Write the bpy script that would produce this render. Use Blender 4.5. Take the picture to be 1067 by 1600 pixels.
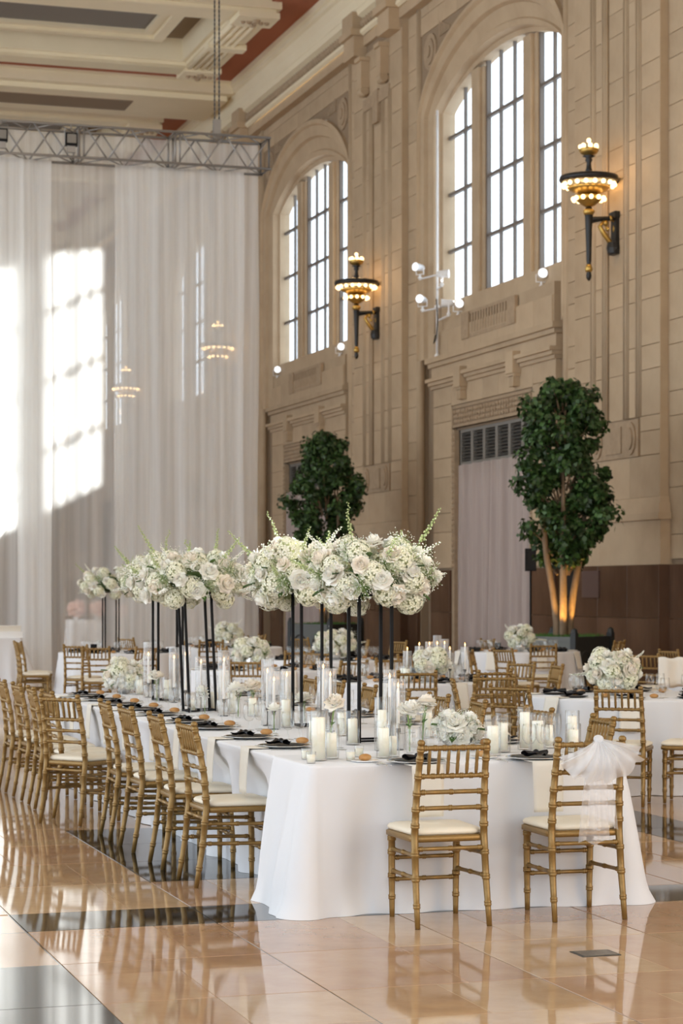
import bpy, math, random
from mathutils import Vector, Matrix
random.seed(7)
sc = bpy.context.scene
COL = sc.collection
for o in list(bpy.data.objects): bpy.data.objects.remove(o)

# ---------------------------------------------------------------- camera
F = 3328.0; HZ = 922.0; CX = 533.5; CH = 1.66; TH = math.atan(1048.0/3328.0)
SN, CS = math.sin(TH), math.cos(TH)
cd = bpy.data.cameras.new('camera'); cam = bpy.data.objects.new('camera', cd); COL.objects.link(cam)
cd.sensor_fit = 'VERTICAL'; cd.sensor_height = 36.0; cd.sensor_width = 24.0
cd.lens = F/1600*36.0
cd.shift_x = 0.0; cd.shift_y = (HZ-800.0)/1600.0
cd.clip_start = 0.2; cd.clip_end = 500
cam.location = (0, 0, CH); cam.rotation_euler = (math.pi/2, 0, -TH)
cd.dof.use_dof = True; cd.dof.focus_distance = 10.9; cd.dof.aperture_fstop = 6.0
sc.camera = cam
# ---------------------------------------------------------------- light
W = bpy.data.worlds.new('daylight'); sc.world = W; W.use_nodes = True
W.node_tree.nodes['Background'].inputs[0].default_value = (0.82, 0.91, 1.0, 1)
W.node_tree.nodes['Background'].inputs[1].default_value = 1.6
sd = bpy.data.lights.new('sun_offscreen', 'SUN'); sun = bpy.data.objects.new('sun_offscreen', sd); COL.objects.link(sun)
sd.energy = 17.0; sd.angle = 0.012; sd.color = (1.0, 0.95, 0.86)
sun.rotation_euler = Vector((-1.0, -1.38, -0.50)).to_track_quat('-Z', 'Y').to_euler()
sun.location = (40, 60, 30)
sc.view_settings.view_transform = 'Standard'; sc.view_settings.look = 'None'
sc.view_settings.gamma = 1.0; sc.view_settings.use_curve_mapping = False
sc.view_settings.exposure = 0.70
sc.cycles.transparent_max_bounces = 32
sc.cycles.max_bounces = 8; sc.cycles.diffuse_bounces = 5; sc.cycles.glossy_bounces = 4
sc.cycles.sample_clamp_indirect = 6.0
sc.cycles.caustics_reflective = False; sc.cycles.caustics_refractive = False

# pixel helpers (photograph pixels -> world)
def P(u, v, z=0.0):
    D = (CH-z)*F/(v-HZ); t = (u-CX)/F
    return (D*(SN+CS*t), D*(CS-SN*t))
def PD(u, D):
    t = (u-CX)/F
    return (D*(SN+CS*t), D*(CS-SN*t))

# ---------------------------------------------------------------- materials
MATS = {}
def mat(name, col, rough=0.6, metal=0.0, spec=0.5, noise=None, bump=None, sheen=0.0, sss=0.0, coat=0.0, emit=None, island=0.0):
    m = bpy.data.materials.new(name); m.use_nodes = True; nt = m.node_tree
    b = nt.nodes['Principled BSDF']
    b.inputs['Base Color'].default_value = (*col, 1); b.inputs['Roughness'].default_value = rough
    b.inputs['Metallic'].default_value = metal; b.inputs['Specular IOR Level'].default_value = spec
    b.inputs['Sheen Weight'].default_value = sheen; b.inputs['Coat Weight'].default_value = coat
    if sss:
        b.inputs['Subsurface Weight'].default_value = sss
        b.inputs['Subsurface Radius'].default_value = (0.02, 0.015, 0.01)
    tc = nt.nodes.new('ShaderNodeTexCoord')
    colsock = None
    if noise:                                   # (scale, other colour, (sx,sy,sz))
        mp = nt.nodes.new('ShaderNodeMapping'); nt.links.new(tc.outputs['Object'], mp.inputs[0])
        mp.inputs['Scale'].default_value = noise[2] if len(noise) > 2 else (1, 1, 1)
        n = nt.nodes.new('ShaderNodeTexNoise'); n.inputs['Scale'].default_value = noise[0]
        n.inputs['Detail'].default_value = 5; n.inputs['Roughness'].default_value = 0.6
        nt.links.new(mp.outputs[0], n.inputs['Vector'])
        r = nt.nodes.new('ShaderNodeMapRange'); r.inputs[1].default_value = 0.35; r.inputs[2].default_value = 0.65
        nt.links.new(n.outputs[0], r.inputs[0])
        mx = nt.nodes.new('ShaderNodeMix'); mx.data_type = 'RGBA'
        nt.links.new(r.outputs[0], mx.inputs[0])
        mx.inputs[6].default_value = (*col, 1); mx.inputs[7].default_value = (*noise[1], 1)
        colsock = mx.outputs[2]
    if island:                                  # tone that differs from piece to piece
        oi = nt.nodes.new('ShaderNodeObjectInfo'); ge = nt.nodes.new('ShaderNodeNewGeometry')
        ad = nt.nodes.new('ShaderNodeMath'); ad.operation = 'ADD'
        nt.links.new(oi.outputs['Random'], ad.inputs[0]); nt.links.new(ge.outputs['Random Per Island'], ad.inputs[1])
        fr = nt.nodes.new('ShaderNodeMath'); fr.operation = 'FRACT'; nt.links.new(ad.outputs[0], fr.inputs[0])
        mr = nt.nodes.new('ShaderNodeMapRange'); nt.links.new(fr.outputs[0], mr.inputs[0])
        mr.inputs[3].default_value = 1-island; mr.inputs[4].default_value = 1+island
        hs = nt.nodes.new('ShaderNodeHueSaturation'); nt.links.new(mr.outputs[0], hs.inputs['Value'])
        if colsock: nt.links.new(colsock, hs.inputs['Color'])
        else: hs.inputs['Color'].default_value = (*col, 1)
        colsock = hs.outputs[0]
    if colsock: nt.links.new(colsock, b.inputs['Base Color'])
    if bump:                                    # (scale, strength, distance)
        n = nt.nodes.new('ShaderNodeTexNoise'); n.inputs['Scale'].default_value = bump[0]; n.inputs['Detail'].default_value = 4
        nt.links.new(tc.outputs['Object'], n.inputs['Vector'])
        bp = nt.nodes.new('ShaderNodeBump'); bp.inputs['Strength'].default_value = bump[1]; bp.inputs['Distance'].default_value = bump[2]
        nt.links.new(n.outputs[0], bp.inputs['Height']); nt.links.new(bp.outputs[0], b.inputs['Normal'])
    if emit:
        b.inputs['Emission Color'].default_value = (*emit[0], 1); b.inputs['Emission Strength'].default_value = emit[1]
    MATS[name] = m
    return m
def thin_glass(name, tint=(1, 1, 1), rough=0.0, ior=1.45, gain=1.0, milk=0.0):
    m = bpy.data.materials.new(name); m.use_nodes = True; nt = m.node_tree; nt.nodes.clear()
    out = nt.nodes.new('ShaderNodeOutputMaterial'); t = nt.nodes.new('ShaderNodeBsdfTransparent')
    g = nt.nodes.new('ShaderNodeBsdfGlossy'); g.inputs['Roughness'].default_value = rough
    t.inputs[0].default_value = (*tint, 1); fr = nt.nodes.new('ShaderNodeFresnel'); fr.inputs[0].default_value = ior
    mm = nt.nodes.new('ShaderNodeMath'); mm.operation = 'MULTIPLY'; mm.inputs[1].default_value = gain; mm.use_clamp = True
    ge = nt.nodes.new('ShaderNodeNewGeometry'); io = nt.nodes.new('ShaderNodeMix'); io.data_type = 'FLOAT'
    io.inputs[2].default_value = ior; io.inputs[3].default_value = 1.0/ior      # a thin wall reflects alike from both sides
    nt.links.new(ge.outputs['Backfacing'], io.inputs[0]); nt.links.new(io.outputs[0], fr.inputs[0])
    nt.links.new(fr.outputs[0], mm.inputs[0])
    mx = nt.nodes.new('ShaderNodeMixShader'); nt.links.new(mm.outputs[0], mx.inputs[0])
    nt.links.new(t.outputs[0], mx.inputs[1]); nt.links.new(g.outputs[0], mx.inputs[2])
    last = mx
    if milk:                                    # faint translucent white mixed in so the clear ribs show brighter
        df = nt.nodes.new('ShaderNodeBsdfTranslucent'); df.inputs[0].default_value = (.9, .9, .88, 1); m2 = nt.nodes.new('ShaderNodeMixShader'); m2.inputs[0].default_value = milk
        nt.links.new(mx.outputs[0], m2.inputs[1]); nt.links.new(df.outputs[0], m2.inputs[2]); last = m2
    nt.links.new(last.outputs[0], out.inputs[0])
    MATS[name] = m; return m
def sheer(name, col, opacity, trans=0.5, var=0.12, scale=6.0):
    m = bpy.data.materials.new(name); m.use_nodes = True; nt = m.node_tree; nt.nodes.clear()
    out = nt.nodes.new('ShaderNodeOutputMaterial'); t = nt.nodes.new('ShaderNodeBsdfTransparent')
    d = nt.nodes.new('ShaderNodeBsdfDiffuse'); d.inputs[0].default_value = (*col, 1)
    l = nt.nodes.new('ShaderNodeBsdfTranslucent'); l.inputs[0].default_value = (*col, 1)
    m1 = nt.nodes.new('ShaderNodeMixShader'); m1.inputs[0].default_value = trans
    nt.links.new(d.outputs[0], m1.inputs[1]); nt.links.new(l.outputs[0], m1.inputs[2])
    tc = nt.nodes.new('ShaderNodeTexCoord'); mp = nt.nodes.new('ShaderNodeMapping'); mp.inputs['Scale'].default_value = (1, 1, 0.02)
    n = nt.nodes.new('ShaderNodeTexNoise'); n.inputs['Scale'].default_value = scale; n.inputs['Detail'].default_value = 3
    nt.links.new(tc.outputs['Object'], mp.inputs[0]); nt.links.new(mp.outputs[0], n.inputs['Vector'])
    r = nt.nodes.new('ShaderNodeMapRange'); r.inputs[1].default_value = 0.3; r.inputs[2].default_value = 0.7
    r.inputs[3].default_value = opacity-var; r.inputs[4].default_value = opacity+var
    nt.links.new(n.outputs[0], r.inputs[0])
    mx = nt.nodes.new('ShaderNodeMixShader'); nt.links.new(r.outputs[0], mx.inputs[0])
    nt.links.new(t.outputs[0], mx.inputs[1]); nt.links.new(m1.outputs[0], mx.inputs[2]); nt.links.new(mx.outputs[0], out.inputs[0])
    MATS[name] = m; return m

mat('stone', (0.51, 0.39, 0.258), 0.75, noise=(1.3, (0.445, 0.333, 0.216)), bump=(40, 0.15, 0.01), island=0.07)
mat('joint', (0.29, 0.212, 0.138), 0.9)
mat('carving', (0.42, 0.312, 0.205), 0.8, noise=(6, (0.35, 0.26, 0.17)))
mat('wainscot', (0.085, 0.045, 0.026), 0.13, noise=(0.9, (0.14, 0.08, 0.05), (1, 1, 0.35)), spec=0.22, island=0.10)
mat('plaster', (0.83, 0.745, 0.55), 0.8, noise=(0.6, (0.79, 0.705, 0.51)))
mat('red_panel', (0.36, 0.115, 0.055), 0.8)
mat('brown_panel', (0.25, 0.185, 0.12), 0.8)
mat('grey_panel', (0.21, 0.19, 0.165), 0.85)
mat('iron', (0.05, 0.047, 0.045), 0.45, 0.3)
mat('window_iron', (0.16, 0.135, 0.115), 0.6)
mat('bronze', (0.035, 0.035, 0.035), 0.4, 0.6)
mat('brass', (0.55, 0.36, 0.10), 0.35, 0.8)
mat('bulb', (1, 0.85, 0.6), 0.4, emit=((1.0, 0.66, 0.30), 2.6))
mat('louver', (0.22, 0.205, 0.18), 0.6)
mat('slat', (0.10, 0.092, 0.08), 0.6)
mat('velvet', (0.43, 0.355, 0.325), 0.7, noise=(3.4, (0.375, 0.305, 0.28), (1, 5, 0.16)), sheen=0.6)
mat('aluminium', (0.30, 0.295, 0.29), 0.4, 0.6)
mat('black', (0.008, 0.008, 0.009), 0.6, spec=0.15)
mat('black_satin', (0.009, 0.009, 0.011), 0.42, spec=0.25)
mat('fixture_white', (0.82, 0.84, 0.86), 0.35)
mat('lens', (0.95, 0.97, 1.0), 0.2, emit=((0.9, 0.95, 1.0), 0.5))
mat('gold_paint', (0.275, 0.165, 0.050), 0.34, 0.42, noise=(60, (0.24, 0.143, 0.042)))
mat('cushion', (0.80, 0.735, 0.60), 0.6, bump=(300, 0.05, 0.002))
mat('linen', (0.73, 0.74, 0.765), 0.85, sheen=0.15, bump=(220, 0.04, 0.002))
mat('napkin', (0.77, 0.735, 0.655), 0.85, sheen=0.1)
mat('wax', (0.96, 0.91, 0.77), 0.5, sss=0.3)
mat('taper', (0.93, 0.92, 0.90), 0.45, sss=0.15)
mat('flame', (1, 0.7, 0.3), 0.5, emit=((1.0, 0.50, 0.13), 7.0))
mat('bread', (0.42, 0.19, 0.05), 0.5, noise=(18, (0.52, 0.30, 0.11)))
mat('porcelain', (0.85, 0.85, 0.84), 0.2)
mat('silver', (0.72, 0.72, 0.71), 0.22, 1.0)
mat('mercury', (0.62, 0.60, 0.57), 0.15, 0.9, noise=(25, (0.85, 0.83, 0.8)))
mat('water', (0.9, 0.93, 0.95), 0.1)
mat('petal', (0.90, 0.885, 0.815), 0.55, sheen=0.2, sss=0.1, island=0.03)
mat('petal_cream', (0.91, 0.85, 0.75), 0.55, sheen=0.2, sss=0.1, island=0.03)
mat('hydrangea', (0.82, 0.82, 0.60), 0.6, sheen=0.2, noise=(9, (0.86, 0.85, 0.74)), island=0.05)
mat('hyd_core', (0.42, 0.45, 0.25), 0.8)
mat('floret', (0.86, 0.86, 0.80), 0.6, island=0.05)
mat('bud_green', (0.46, 0.53, 0.26), 0.6, island=0.15)
mat('stem', (0.20, 0.30, 0.09), 0.6)
mat('leaf', (0.075, 0.15, 0.035), 0.5, island=0.35)
mat('tree_leaf', (0.034, 0.078, 0.017), 0.5, island=0.65)
mat('bark', (0.17, 0.115, 0.07), 0.8, noise=(14, (0.26, 0.18, 0.11), (1, 1, 0.2)), bump=(30, 0.4, 0.02))
mat('planter', (0.018, 0.020, 0.019), 0.5)
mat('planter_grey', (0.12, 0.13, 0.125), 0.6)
mat('grass', (0.055, 0.16, 0.02), 0.7, island=0.3)
mat('peach', (0.8, 0.5, 0.42), 0.6, island=0.2)
mat('plaque', (0.095, 0.052, 0.04), 0.5)
mat('floor_plate', (0.28, 0.25, 0.21), 0.35, 0.7, noise=(40, (0.2, 0.18, 0.15)))
TILE = []
for i, (a, b) in enumerate((((0.50, 0.335, 0.205), (0.43, 0.275, 0.163)), ((0.47, 0.29, 0.18), (0.39, 0.235, 0.14)), ((0.54, 0.385, 0.245), (0.47, 0.315, 0.19)), ((0.44, 0.27, 0.17), (0.49, 0.325, 0.205)))):
    TILE.append(mat('marble_%d' % i, a, 0.045, noise=(4.5, b), spec=0.95, island=0.05))
mat('dark_marble', (0.008, 0.009, 0.010), 0.05, noise=(5, (0.02, 0.021, 0.023)), spec=0.9)
thin_glass('glass', (0.985, 0.99, 0.985), 0.02, 1.5, 2.2)
thin_glass('ribbed_glass', (0.97, 0.97, 0.965), 0.06, 1.5, 3.0, 0.10)
thin_glass('charger', (0.55, 0.56, 0.57), 0.06, 1.6, 2.5)
thin_glass('pane', (0.96, 0.98, 1.0), 0.05, 1.2, 0.6)
sheer('sheer', (0.93, 0.955, 0.965), 0.56, 0.5)
sheer('sheer_thick', (0.93, 0.955, 0.965), 0.72, 0.5)
sheer('tulle', (0.93, 0.95, 0.98), 0.60, 0.4, 0.05)
sheer('tulle_tail', (0.93, 0.93, 0.95), 0.33, 0.4, 0.05)

# floor beyond the single slabs: the same grid of slabs as a procedural pattern
def floor_material():
    m = bpy.data.materials.new('floor'); m.use_nodes = True; nt = m.node_tree; b = nt.nodes['Principled BSDF']
    tc = nt.nodes.new('ShaderNodeTexCoord'); mp = nt.nodes.new('ShaderNodeMapping'); nt.links.new(tc.outputs['Object'], mp.inputs[0])
    mp.inputs['Location'].default_value = (-2.6, -8.437, 0)
    br = nt.nodes.new('ShaderNodeTexBrick'); br.offset = 0.0; br.squash = 1.0
    br.inputs['Scale'].default_value = 1.0; br.inputs['Brick Width'].default_value = 0.95; br.inputs['Row Height'].default_value = 0.943
    br.inputs['Mortar Size'].default_value = 0.006; br.inputs['Mortar Smooth'].default_value = 0.0; br.inputs['Bias'].default_value = 0.0
    br.inputs['Color1'].default_value = (0.50, 0.335, 0.205, 1); br.inputs['Color2'].default_value = (0.42, 0.265, 0.16, 1); br.inputs['Mortar'].default_value = (0.04, 0.028, 0.02, 1)
    nt.links.new(mp.outputs[0], br.inputs['Vector'])
    nt.links.new(br.outputs[0], b.inputs['Base Color']); b.inputs['Roughness'].default_value = 0.05; b.inputs['Specular IOR Level'].default_value = 0.95
    MATS['floor'] = m
floor_material()

# ---------------------------------------------------------------- mesh builder
class MB:
    def __init__(s): s.v = []; s.f = []
    def add(s, vs, fs):
        k = len(s.v); s.v += [tuple(p) for p in vs]; s.f += [tuple(i+k for i in f) for f in fs]; return s
    def box(s, x0, x1, y0, y1, z0, z1):
        s.add([(x0,y0,z0),(x1,y0,z0),(x1,y1,z0),(x0,y1,z0),(x0,y0,z1),(x1,y0,z1),(x1,y1,z1),(x0,y1,z1)],
              [(0,3,2,1),(4,5,6,7),(0,1,5,4),(1,2,6,5),(2,3,7,6),(3,0,4,7)]); return s
    def lathe(s, prof, seg=16, c=(0,0,0), cap=True, wob=None):
        vs = []; n = len(prof)
        for r, z in prof:
            for i in range(seg):
                a = 2*math.pi*i/seg; rr = r*(wob(a) if wob else 1)
                vs.append((c[0]+rr*math.cos(a), c[1]+rr*math.sin(a), c[2]+z))
        fs = [(j*seg+i, j*seg+(i+1) % seg, (j+1)*seg+(i+1) % seg, (j+1)*seg+i) for j in range(n-1) for i in range(seg)]
        if cap: fs += [tuple(range(seg-1, -1, -1)), tuple((n-1)*seg+i for i in range(seg))]
        s.add(vs, fs); return s
    def tube(s, path, rad, seg=8, cap=True, sq=False):
        path = [Vector(p) for p in path]; n = len(path)
        if not hasattr(rad, '__len__'): rad = [rad]*n
        vs = []; up = None
        for i, p in enumerate(path):
            d = (path[min(i+1, n-1)]-path[max(i-1, 0)])
            d = d.normalized() if d.length > 1e-9 else Vector((0, 0, 1))
            if up is None:
                up = Vector((1, 0, 0)) if abs(d.x) < 0.9 else Vector((0, 1, 0))
            a = (up - d*up.dot(d)).normalized(); b = d.cross(a); up = a
            for k in range(seg):
                t = 2*math.pi*k/seg + (math.pi/seg if sq else 0)
                vs.append(p + (a*math.cos(t)+b*math.sin(t))*rad[i])
        fs = [(j*seg+i, j*seg+(i+1) % seg, (j+1)*seg+(i+1) % seg, (j+1)*seg+i) for j in range(n-1) for i in range(seg)]
        if cap: fs += [tuple(range(seg-1, -1, -1)), tuple((n-1)*seg+i for i in range(seg))]
        s.add(vs, fs); return s
    def grid(s, nu, nv, fn, wrap=False):
        vs = [fn(i, j) for j in range(nv) for i in range(nu)]
        fs = []
        for j in range(nv-1):
            for i in range(nu if wrap else nu-1):
                i2 = (i+1) % nu; fs.append((j*nu+i, j*nu+i2, (j+1)*nu+i2, (j+1)*nu+i))
        s.add(vs, fs); return s
    def sphere(s, c, r, seg=10, rings=6, sz=1.0):
        prof = [(max(1e-4, r*math.sin(math.pi*k/rings)), -r*sz*math.cos(math.pi*k/rings)) for k in range(rings+1)]
        return s.lathe(prof, seg, c, cap=False)
    def block(s, x, d, y0, y1, z0, z1, ch=0.012):
        # a facing stone: front at x (towards -X), body back to x+d, chamfered edge
        s.add([(x+d,y0,z0),(x+d,y1,z0),(x+d,y1,z1),(x+d,y0,z1),(x+ch,y0,z0),(x+ch,y1,z0),(x+ch,y1,z1),(x+ch,y0,z1),
               (x,y0+ch,z0+ch),(x,y1-ch,z0+ch),(x,y1-ch,z1-ch),(x,y0+ch,z1-ch)],
              [(0,1,5,4),(1,2,6,5),(2,3,7,6),(3,0,4,7),(4,5,9,8),(5,6,10,9),(6,7,11,10),(7,4,8,11),(8,9,10,11)]); return s
    def mesh(s, name, m, smooth=False):
        me = bpy.data.meshes.new(name); me.from_pydata(s.v, [], s.f)
        if m: me.materials.append(MATS[m] if isinstance(m, str) else m)
        if smooth: me.polygons.foreach_set('use_smooth', [True]*len(me.polygons))
        me.update(); return me

def ob(name, me, parent=None, loc=(0,0,0), rot=(0,0,0), scale=None):
    o = bpy.data.objects.new(name, me); COL.objects.link(o); o.location = loc; o.rotation_euler = rot
    if scale is not None: o.scale = scale if hasattr(scale, '__len__') else (scale,)*3
    if parent is not None: o.parent = parent
    return o
def tag(o, label, cat, group=None, kind=None):
    o['label'] = label; o['category'] = cat
    if group: o['group'] = group
    if kind: o['kind'] = kind
    return o
def thing(name, label, cat, loc=(0,0,0), rz=0, group=None, kind=None):
    o = ob(name, None, None, loc, (0,0,rz)); o.empty_display_size = 0.1
    return tag(o, label, cat, group, kind)
def inst(parts, name, label, cat, loc, rz=0, group=None, tilt=None, scale=None):
    """a thing made of shared part meshes: parts = [(name, mesh, index of parent part or None, loc, rot)]"""
    t = thing(name, label, cat, loc, rz, group)
    if tilt: t.rotation_euler = (tilt[0], tilt[1], rz)
    if scale: t.scale = scale if hasattr(scale, '__len__') else (scale,)*3
    made = []
    for p in parts:
        n, me = p[0], p[1]; par = p[2] if len(p) > 2 else None
        o = ob(n, me, made[par] if par is not None else t, p[3] if len(p) > 3 else (0,0,0), p[4] if len(p) > 4 else (0,0,0), p[5] if len(p) > 5 else None)
        made.append(o)
    return t
# ================================================================ THE HALL
PER = 13.8; YC0 = 42.6; YP0 = 35.7; WX = 16.5
def lerp(a, b, t): return a+(b-a)*t

# ---- floor
fl = tag(ob('floor', MB().box(-14, 18, -7, 108, -0.3, -0.003).mesh('floor', 'floor')), 'polished salmon marble slab floor of the great hall', 'floor', kind='structure')
GX, GY, X0, Y0 = 0.95, 0.943, 2.6, 8.437
tilebank = {}
def tile(x0, x1, y0, y1, m, g0=0.002):
    w, h = round(x1-x0, 4), round(y1-y0, 4); key = (w, h, m.name)
    if key not in tilebank:
        g = g0; e = 0.0012
        b = MB(); b.add([(g,g,-.003),(w-g,g,-.003),(w-g,h-g,-.003),(g,h-g,-.003),(g,g,-e),(w-g,g,-e),(w-g,h-g,-e),(g,h-g,-e),
                         (g+e,g+e,0),(w-g-e,g+e,0),(w-g-e,h-g-e,0),(g+e,h-g-e,0)],
                        [(0,1,5,4),(1,2,6,5),(2,3,7,6),(3,0,4,7),(4,5,9,8),(5,6,10,9),(6,7,11,10),(7,4,8,11),(8,9,10,11)])
        tilebank[key] = b.mesh('floor_slab', m)
    ob('floor_slab', tilebank[key], fl, (x0, y0, 0))
def is_dark(x, y):
    return (1.6 < x and 10.32 < y < 10.9) or (6.35 < x < 6.93 and y > 10.9) or (1.08 < x < 1.65 and y < 9.38) or (2.6 < x < 5.45 and 11.88 < y < 14.6)
rt = random.Random(3)
# dark inlaid bands and panel
DM = MATS['dark_marble']
for k in range(10):
    tile(X0-GX+k*GX, X0-GX+(k+1)*GX, 10.323, 10.9, DM)
for k in range(4): tile(1.075, 1.65, 9.38-(k+1)*0.943, 9.38-k*0.943, DM)
for k in range(10): tile(6.35, 6.93, 10.9+k*1.3, 10.9+(k+1)*1.3, DM)
for i in range(3):
    for j in range(3): tile(X0+i*GX, X0+(i+1)*GX, 11.88+j*0.907, 11.88+(j+1)*0.907, DM)
# salmon slabs: every grid cell is cut into three slabs of different tone
def cell(x0, x1, y0, y1):
    x0 += .003; y0 += .003; x1 -= .003; y1 -= .003
    k = rt.randrange(4); w, h = x1-x0, y1-y0
    a, b, c = [rt.choice(TILE) for _ in range(3)]
    if w < 0.5 or h < 0.5: tile(x0, x1, y0, y1, a, 0.002); return
    if k == 0:
        tile(x0, x1, y0, y0+.32*h, a, .001); tile(x0, x0+.5*w, y0+.32*h, y1, b, .001); tile(x0+.5*w, x1, y0+.32*h, y1, c, .001)
    elif k == 1:
        tile(x0, x1, y1-.32*h, y1, a, .001); tile(x0, x0+.5*w, y0, y1-.32*h, b, .001); tile(x0+.5*w, x1, y0, y1-.32*h, c, .001)
    elif k == 2:
        tile(x0, x0+.34*w, y0, y1, a, .001); tile(x0+.34*w, x1, y0, y0+.5*h, b, .001); tile(x0+.34*w, x1, y0+.5*h, y1, c, .001)
    else:
        tile(x0, x0+.66*w, y0, y1, a, .001); tile(x0+.66*w, x1, y0, y1, b, .001)
for i in range(-1, 5):
    for j in range(-2, 2):
        xx, yy = X0+i*GX, Y0+j*GY
        cell(xx, xx+GX, yy, yy+GY)
for j in range(-2, 2):
    cell(0.125, 1.075, Y0+j*GY, Y0+(j+1)*GY)
for i in range(-3, 4):
    xx = X0+i*GX
    cell(xx, min(xx+GX, 6.35), 10.9, 11.88)
for i in (-1, -2, -3):
    for j in range(5): cell(X0+i*GX, X0+(i+1)*GX, 11.88+j*GY, 11.88+(j+1)*GY)
for i in (0, 1):
    for j in range(3): cell(5.45+i*.45, 5.45+(i+1)*.45, 11.88+j*.907, 11.88+(j+1)*.907)
px, py = P(930, 1490)
fp = thing('floor_outlet_cover', 'small square metal outlet cover set into the marble floor', 'floor cover', (px, py, 0), 0)
ob('frame', MB().box(-.095, .095, -.075, .075, 0, .003).mesh('frame', 'iron'), fp)
ob('lid', MB().box(-.083, .083, -.063, .063, .001, .005).mesh('lid', 'floor_plate'), fp)

# ---- right wall
wr = MB()
blocks = []           # (x face, y0, y1, z0, z1)
def arch_z(p, a_zs, rise, ex): return a_zs + rise*max(0.0, 1-p*p)**ex
APROF = [(0.0, 16.72), (0.0, 16.60), (0.10, 16.58), (0.14, 16.66), (0.38, 16.68), (0.42, 16.78), (0.70, 16.84), (0.74, 16.79), (0.86, 16.81), (0.90, 16.98), (1.0, 17.0), (1.0, 17.3)]
def arch_pt(s, q):     # q 0..1 around: jamb, arch, jamb
    a = 4.3-0.72*s; zs = 12.55+0.1*s; rise = lerp(1.95, 0.72, s); ex = lerp(0.62, 0.9, s)
    if q < 0.2: return (-a, lerp(7.0, zs, q/0.2))
    if q > 0.8: return (a, lerp(zs, 7.0, (q-0.8)/0.2))
    p = -math.cos(math.pi*(q-0.2)/0.6); return (a*p, arch_z(p, zs, rise, ex))
QS = [0.0, 0.1, 0.2] + [0.2+0.6*i/28 for i in range(1, 28)] + [0.8, 0.9, 1.0]
def courses(z0, z1, seed=0):
    z = z0; k = seed; out = []
    while z < z1-0.05:
        h = 0.82 if k % 2 == 0 else 0.43
        e = min(z+h, z1)
        if z1-e < 0.2: e = z1
        out.append((z, e)); z = e; k += 1
    return out
def ashlar(x, y0, y1, z0, z1, L=1.1, seed=0, near=True):
    for ci, (a, b) in enumerate(courses(z0, z1, seed)):
        n = max(1, round((y1-y0)/L)); off = 0.0
        if n > 1 and ci % 2: off = 0.5*(y1-y0)/n
        ys = [y0] + [y0+off+(y1-y0)*i/n for i in range(0 if off else 1, n)] + [y1]
        for p, q in zip(ys, ys[1:]):
            if q-p > 0.08: blocks.append((x, p+.004, q-.004, a+.004, b-.004))
wall_parts = []       # (name, MB, mat)
def wpart(name, mb, m): wall_parts.append((name, mb, m))

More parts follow.
